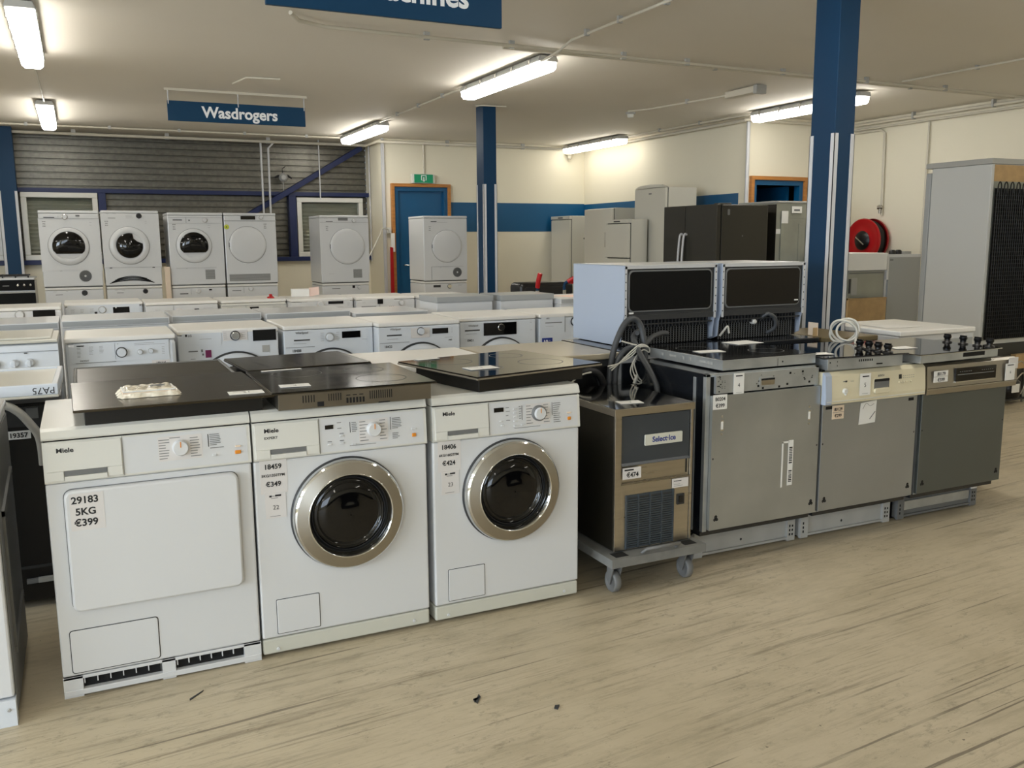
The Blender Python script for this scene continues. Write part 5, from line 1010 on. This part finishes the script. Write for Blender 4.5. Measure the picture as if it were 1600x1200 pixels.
stack(1.075, 8.0, .595, .905, 1.725, 'stacked dryer with arched window and square vent, third rear stack', 'washer under the third stacked dryer',
    [('rect', .01, .765, .59, .767, 'gink'), ('rect', .195, .70, .197, .765, 'gink'), ('rect', .01, .700, .59, .702, 'gink'), ('slot', .055, .732, .155, .742, 'dgrey', 'drawer_slot'), ('rect', .225, .728, .237, .740, 'ink'), ('knob', .40, .735, .022, 'white', 'sticker'), ('sticker', .035, .625, .095, .70, 'white', [('29178', .065, .680, .014, True), ('8KG', .065, .655, .014, True), ('€399', .065, .630, .014, True)]), ('lines', .43, .64, .47, .69, 2, 'mgrey'), ('port', 'halfwindow', .268, .448, .192), ('lines', .165, .185, .19, .194, 1, 'dgrey'), ('rect', .06, .195, .5, .197, 'gink'), ('grille', .375, .065, .48, .175, 9)],
    [('slot', .08, .805, .17, .815, 'dgrey', 'drawer_slot'), ('rect', .2, .80, .202, .86, 'gink'), ('knob', .28, .835, .022, 'white', 'sticker'), ('disp', .40, .842, .43, .855), ('port', 'plain', .3, .42, .2)])
stack(1.685, 8.0, .59, .905, 1.725, 'stacked dryer with plain closed round door and black display, fourth rear stack', 'washer under the fourth stacked dryer',
    [('rect', 0, .728, .59, .732, 'dgrey'), ('disp', .19, .745, .355, .785), ('knob', .42, .768, .02, 'white', 'chrome'), ('sticker', .435, .605, .50, .70, 'white', [('29149', .465, .688, .013, True), ('8KG', .465, .665, .013, True), ('€349', .465, .643, .013, True)]), ('port', 'plain', .255, .455, .210), ('grille', .03, .035, .50, .115, 6)],
    [('slot', .05, .825, .15, .833, 'dgrey', 'drawer_slot'), ('rect', .18, .80, .182, .87, 'gink'), ('knob', .26, .845, .022, 'white', 'sticker'), ('port', 'plain', .3, .42, .2)])
m = MB(); m.lathe(0, 0, [(.028, 0), (.028, -.002)], 'lime', 24, cap=True); m.lathe(0, 0, [(.008, -.0025), (.001, -.003)], 'ink', 12); tag(m.build('round_sticker', loc=(1.712, 7.985, 1.565)), 'round lime green sticker near the top left of the fourth stacked dryer', 'sticker')
stack(2.80, 8.0, .60, .885, 1.705, 'single stacked dryer with closed round door in front of the narrow side wall', 'washer under the single stacked dryer near the narrow side wall',
    [('rect', 0, .735, .6, .737, 'gink'), ('slot', .075, .742, .16, .750, 'dgrey', 'drawer_slot'), ('lines', .05, .775, .11, .782, 1, 'mgrey'), ('disp', .225, .757, .345, .792, 'mgrey'), ('knob', .42, .757, .022, 'white', 'grey'), ('sticker', .055, .63, .115, .70, 'white', [('29166', .085, .682, .013, True), ('8KG', .085, .66, .013, True), ('€449', .085, .638, .013, True)]), ('port', 'plain', .33, .445, .215), ('vent', .45, .115, .0001), ('grille', .395, .06, .505, .165, 12), ('lines', .09, .11, .17, .118, 1)],
    [('slot', .12, .815, .22, .822, 'dgrey', 'drawer_slot'), ('disp', .375, .82, .405, .85), ('knob', .46, .825, .02, 'white', 'grey'), ('port', 'plain', .3, .42, .2)])
stack(4.125, 8.0, .60, .875, 1.705, 'beige-lit stacked dryer with round door and round vent in front of the blue door', 'washer under the stacked dryer in front of the blue door',
    [('slot', .10, .752, .18, .762, 'dgrey', 'drawer_slot'), ('lines', .18, .745, .34, .752, 1), ('sticker', .055, .63, .115, .705, 'white', [('29170', .085, .688, .013, True), ('7KG', .085, .665, .013, True), ('€299', .085, .642, .013, True)]), ('port', 'plain', .315, .445, .205), ('rect', .10, .185, .54, .187, 'gink'), ('rect', .10, .02, .102, .185, 'gink'), ('lines', .21, .17, .24, .18, 1, 'dgrey'), ('vent', .455, .110, .062)],
    [('slot', .12, .795, .22, .825, 'dgrey', 'drawer_slot'), ('knob', .34, .805, .024, 'cream', 'mgrey'), ('lines', .46, .80, .52, .83, 2), ('port', 'plain', .3, .42, .2)])
m = MB(); m.box(0, .055, 0, .05, 0, 1.12, 'peach'); tag(m.build('wooden_post', loc=(1.01, 7.95, 0), bevel=.003), 'pale wooden batten standing between the second and third rear stacks', 'batten')
r = thing('cooker', 'black-fronted cooker left of the rear dryer stacks', 'cooker', (-.90, 7.95, 0))
m = MB(); m.box(0, .60, .0, .58, .02, .99, 'white'); m.build('cabinet', r, bevel=.004)
m = MB(); m.box(.0, .60, -.02, .0, .90, 1.01, 'tar'); p = m.build('control_panel', r, bevel=.004)
for xx in (.08, .17, .26, .44, .50, .56): k = MB(); k.lathe(xx, .955, [(.014, -.02), (.012, -.036), (.008, -.038)], 'chrome', 16, cap=True); k.build('knob', p)
m = MB(); m.box(.30, .36, -.0215, -.02, .948, .953, 'grey'); m.build('panel_print', p)
m = MB(); m.box(.0, .60, -.02, .0, .35, .87, 'tar'); m.box(.0, .6, -.022, .0, .872, .888, 'grey'); m.build('oven_door', r, bevel=.003)
m = MB(); m.box(.0, .60, -.015, .58, 1.01, 1.03, 'white'); m.build('worktop', r, bevel=.004)
m = MB()
for k in range(3): m.tube([(.06, .08 + .2 * k, 1.05), (.54, .08 + .2 * k, 1.05)], .007, 'black'); 
for k in range(5): m.tube([(.06 + .12 * k, .08, 1.05), (.06 + .12 * k, .48, 1.05)], .007, 'black'); m.tube([(.06 + .12 * k, .08, 1.03), (.06 + .12 * k, .08, 1.05)], .007, 'black')
m.build('pan_support', r)

# ------------------------------------------------------------------ fridges
def fridge(label, x, y, w, d, h, mat='fridge', side=None, split=None, handle=None, capz=0, holes=False, rz=0, name='fridge', shape=None):
    """door faces -X: x = door plane, y = near end, w = width along Y, d = depth along X"""
    r = thing(name, label, 'fridge', (x, y, 0), 0)
    m = MB(); m.box(.045, d, 0, w, .04, h, side or mat); m.box(.06, d - .02, .02, w - .02, 0, .04, 'dgrey')
    if holes: [m.lathe(xx, h - .33, [(.012, -.0015), (.001, -.002)], 'dgrey', 12, cap=False) for xx in (.25, .34)]
    m.build('cabinet', r, bevel=.006)
    zs = [.06] + (split or []) + [h - (.05 if capz else .0)]
    m = MB(); m.box(.036, .045, .008, w - .008, .06, h - .01, 'dgrey'); m.build('door_gasket', r)
    for i in range(len(zs) - 1): m = MB(); m.box(.0, .036, .003, w - .003, zs[i] + .006, zs[i + 1] - .006, mat); dd = m.build('door', r, bevel=.008)
    if capz: m = MB(); m.box(.0, .045, 0, w, h - .046, h, mat); m.box(-.0015, 0, w * .35, w * .62, h - .034, h - .018, 'dgrey'); m.build('control_panel', r, bevel=.004)
    for (hy, z0, z1, mm) in (handle or ()): m = MB(); m.tube([(.0, hy, z0), (-.04, hy, z0 + .02), (-.04, hy, z1 - .02), (.0, hy, z1)], .011, mm); m.build('door_handle', dd)
    return r
fridge('white fridge-freezer with grey strip handle, farthest left of the fridges', 6.68, 8.76, .57, .60, 1.74, capz=1, split=[.72], holes=True)
fridge('broad white fridge with brass-coloured grip behind the compact two-door one', 6.42, 7.16, .72, .62, 1.80, split=[1.05], handle=[(.10, 1.28, 1.50, 'satin'), (.10, .85, 1.03, 'satin')])
fridge('compact white two-door fridge in front of the broad white one', 6.28, 6.56, .55, .28, 1.64, capz=1, split=[1.16], name='fridge')
r = fridge('tall white fridge with curved top edge, highest of the white fridges', 6.60, 6.24, .68, .46, 2.02, side='fridge')
m = MB(); m.prism([(.0, 2.018), (.10, 2.050), (.34, 2.062), (.58, 2.050), (.68, 2.018)], .0, .045, 'fridge'); m.build('top_trim', r, bevel=.003); m = MB(); m.box(-.002, 0, .30, .36, 1.94, 1.955, 'mgrey'); m.build('badge', r)
r = thing('american_fridge', 'anthracite double-door fridge with two long steel handles', 'fridge', (6.0, 4.49, 0))
m = MB(); m.box(.06, .66, 0, .93, .03, 1.735, 'fblack'); m.box(.10, .64, .02, .9, 0, .03, 'black'); m.build('cabinet', r, bevel=.008)
for a, b in ((.004, .535), (.543, .926)):
    m = MB(); m.box(.0, .052, a, b, .05, 1.74, 'fblack'); dd = m.build('door', r, bevel=.008)
    hy = .505 if a < .1 else .575
    m = MB(); m.tube(smooth_path([(.0, hy, 1.44), (-.035, hy, 1.42), (-.055, hy, 1.2), (-.060, hy, .95), (-.05, hy, .70), (-.0, hy, .55)]), .013, 'trim'); m.build('door_handle', dd)
m = MB(); m.box(.05, .22, .05, .12, 1.735, 1.752, 'fblack'); m.box(.10, .60, .2, .8, 1.735, 1.745, 'mgrey'); m.build('hinge_cover', r, bevel=.003)
m = MB(); m.rr(.13, 1.63, .16, 1.69, .01, 0, -.002, 'mgrey'); m.lathe(.33, 1.42, [(.008, -.001), (.001, -.003)], 'mgrey', 10); m.build('side_fittings', r)
m = MB(); m.box(-.003, .0, .70, .90, 1.08, 1.11, 'black'); m.build('dispenser', r)
r = thing('fridge', 'grey fridge turned away showing its bare metal back with white labels', 'fridge', (6.87, 4.60, 0))
m = MB(); m.box(0, .62, 0, .62, .03, 1.765, 'fback'); m.box(-.004, 0, .0, .60, .05, 1.75, 'fblack'); m.build('cabinet', r, bevel=.006)
m = MB(); m.box(.06, .58, -.012, 0, .3, 1.60, 'fback'); m.box(.30, .33, -.018, -.012, .3, 1.55, 'fback'); m.box(.40, .43, -.018, -.012, .3, 1.55, 'fback'); m.build('back_panel', r, bevel=.006)
m = MB(); m.box(.20, .34, -.014, -.012, 1.66, 1.73, 'paper'); m.box(.23, .31, -.0145, -.014, 1.68, 1.70, 'mgrey'); m.box(.06, .15, -.016, -.013, 1.55, 1.68, 'paper'); m.box(.0, .09, -.003, -.0, 1.44, 1.49, 'paper'); m.build('label', r)
m = MB(); m.box(.0, .62, -.01, .62, 1.765, 1.785, 'grey'); m.build('top_cover', r, bevel=.004)
# large fridge at the right edge, its back to the camera
r = thing('large_fridge', 'large grey-sided fridge with black coil back at the right edge', 'fridge', (6.73, 2.0, 0))
m = MB(); m.box(.0, .62, .0, .56, .04, 1.965, 'fridgegrey'); m.build('cabinet', r, bevel=.006)
m = MB(); m.box(.0, .62, .565, .62, .06, 1.93, 'greyside'); m.build('door', r, bevel=.01)
m = MB(); m.box(-.006, .63, -.004, .62, 1.966, 2.01, 'grey'); m.build('top_cover', r, bevel=.004)
m = MB(); m.box(.03, .62, -.004, .0, 1.83, 1.96, 'board'); m.box(.03, .62, -.003, .0, .55, 1.83, 'fback'); m.build('back_plate', r)
m = MB()
for k in range(22): xx = .045 + k * .026; m.tube([(xx, -.028, .56), (xx, -.028, 1.77)], .0035, 'black', n=5)
for k in range(36): zz = .60 + k * .032; m.tube([(.04, -.022, zz), (.61, -.022, zz)], .003, 'black', n=5)
for k in range(8): xx = .05 + k * .075; m.tube(smooth_path([(xx, -.03, 1.74), (xx, -.03, 1.80), (xx + .018, -.03, 1.825), (xx + .036, -.03, 1.80), (xx + .036, -.03, 1.74)], 4), .005, 'rubber')
m.box(.035, .62, -.02, -.014, .56, 1.775, 'tar'); m.build('condenser_coil', r)
m = MB(); m.box(.03, .62, -.006, .0, .04, .52, 'black'); m.prism([(.0, .0), (.0, .50), (-.015, .50), (-.015, .0)], .58, .62, 'fback'); m.box(.02, .62, -.04, .0, .03, .045, 'dgrey'); m.build('compressor_bay', r)
m = MB(); m.lathe(.36, 0, [(.02, .06), (.09, .07), (.10, .14), (.09, .2), (.04, .235)], 'black', 24, 'z', cy=-.03, cap=True); m.tube(smooth_path([(.42, -.05, .2), (.5, -.06, .26), (.54, -.05, .16), (.50, -.05, .08)]), .007, 'satin'); m.box(.27, .36, -.135, -.13, .12, .19, 'paper'); m.tube(smooth_path([(.3, -.05, .26), (.38, -.06, .33), (.48, -.05, .36), (.55, -.04, .30)]), .006, 'satin'); m.box(.40, .56, -.05, -.006, .30, .42, 'board'); m.build('compressor', r)
# undercounter units beyond the column
r = thing('freezer', 'open-backed white undercounter freezer just right of the large column', 'freezer', (7.26, 4.0, 0))
m = MB(); m.box(0, .585, .01, .56, .03, 1.05, 'white'); m.build('cabinet', r, bevel=.004)
m = MB(); m.box(.0, .58, -.03, .56, 1.055, 1.235, 'paper'); m.build('top_box', r, bevel=.006)
m = MB(); m.box(.06, .57, -.004, .01, .08, 1.045, 'fback'); m.box(.07, .10, -.006, -.003, .82, .97, 'dgrey'); m.box(.11, .19, -.006, -.004, .80, .98, 'grey'); m.box(.07, .56, -.007, -.004, 1.02, 1.035, 'mgrey'); m.build('back_panel', r)
m = MB(); m.box(-.04, .50, -.03, 0, 0, .775, 'board'); m.box(-.04, .505, -.032, .002, .755, .775, 'board'); tag(m.build('chipboard_panel', loc=(7.28, 3.93, 0), bevel=.003), 'chipboard panel leaning in front of the undercounter freezer', 'board')
r = thing('built_in_fridge', 'built-in fridge with flat grey front beside the red hose reel', 'fridge', (7.87, 4.0, 0))
m = MB(); m.box(0, .53, .02, .55, .02, 1.215, 'white'); m.build('cabinet', r, bevel=.004)
m = MB(); m.box(.03, .50, .0, .02, .05, 1.185, 'greyside'); m.box(.0, .028, -.004, .02, .95, 1.20, 'white'); m.box(.04, .09, -.002, 0, 1.15, 1.165, 'mgrey'); m.build('front_panel', r, bevel=.003)
m = MB(); m.tube([(.545, .0, .05), (.545, .0, 1.18)], .012, 'cable'); 
for z_ in (.95, .72, .60): m.box(.51, .60, -.01, .03, z_, z_ + .045, 'warm')
m.build('side_rail', r, bevel=.002)
m = MB(); m.lathe(.18, 0, [(.035, 1.216), (.035, 1.25), (.02, 1.262)], 'black', 16, 'z', cy=.1, cap=True); m.lathe(.27, 0, [(.035, 1.216), (.035, 1.25), (.02, 1.262)], 'black', 16, 'z', cy=.1, cap=True); m.box(.32, .42, .06, .12, 1.216, 1.245, 'grey'); m.build('hinge_fittings', r)

# ------------------------------------------------------------------ hand truck and black case
r = thing('hand_truck', 'blue hand truck with red rubber grips near the white fridges', 'hand truck', (4.33, 4.93, 0))
m = MB()
for s_ in (-1, 1): m.tube([(s_ * .15, 0, .10), (s_ * .15, 0, .94)], .016, 'blue')
m.tube([(-.15, 0, .82), (.15, 0, .82)], .012, 'blue'); m.tube([(-.15, 0, .45), (.15, 0, .45)], .012, 'blue'); m.tube([(.0, 0, .12), (0, 0, .82)], .01, 'blue'); m.tube(smooth_path([(.15, 0, .94), (.16, -.01, .97), (.19, -.05, .99)], 4), .016, 'blue'); m.build('frame', r)
m = MB(); m.tube(smooth_path([(-.15, 0, .93), (-.15, -.02, 1.0), (-.14, -.04, 1.07)], 4), .024, 'red'); m.build('hand_grip', r)
m = MB(); m.tube(smooth_path([(.17, -.03, .98), (.24, -.06, 1.02), (.34, -.10, 1.07)], 4), .024, 'red'); m.tube(smooth_path([(.20, -.03, .97), (.28, -.06, .985), (.36, -.10, 1.01)], 4), .014, 'red'); m.build('hand_grip', r)
for s_ in (-1, 1): m = MB(); m.lathe(.08, .12, [(.03, s_ * .20 - .025), (.11, s_ * .20 - .025), (.12, s_ * .20 - .015), (.12, s_ * .20 + .015), (.11, s_ * .20 + .025), (.03, s_ * .20 + .025)], 'rubber', 28, 'x', cy=.08); m.build('wheel', r)
m = MB(); m.box(-.22, .22, -.22, .0, .01, .02, 'blue'); m.build('toe_plate', r)
for s_ in (-1, 1): m = MB(); m.tube([(s_ * .15, 0, .86), (s_ * .15, 0, .90)], .02, 'chrome'); m.build('clamp_ring', r)
r = thing('black_case', 'black rounded case standing behind the hand truck', 'case', (4.12, 5.2, 0))
m = MB(); m.rr(.0, .02, .62, .965, .05, .22, .0, 'black', bev=.03, n=6); m.build('shell', r); m = MB(); m.rr(.05, .1, .57, .92, .03, .0, -.004, 'rubber', bev=.003); m.build('front_panel', r)

# ------------------------------------------------------------------ litter on the floor
def scrap(label, pts, z=.004, mat='dgrey', nm='floor_scrap'):
    cx = sum(p[0] for p in pts) / len(pts); cy = sum(p[1] for p in pts) / len(pts); m = MB(); m.prism([(a - cx, b - cy) for a, b in pts], 0.0005, z, mat, 'z'); o = tag(m.build(nm, loc=(cx, cy, 0)), label, 'debris'); return o
def S_(u): return u
scrap('small dark leaf-like scrap on the floor below the right front machine', [(1.128, -0.577), (1.157, -0.539), (1.156, -0.556), (1.132, -0.588), (1.129, -0.560)], .004)
scrap('dark crumb on the floor in the lower middle of the photo', [(1.336, -0.705), (1.350, -0.708), (1.335, -0.726), (1.327, -0.717)], .005)
scrap('thin dark splinter on the floor in front of the leftmost machine', [(0.347, -0.169), (0.393, -0.130), (0.390, -0.137), (0.347, -0.178)], .003)
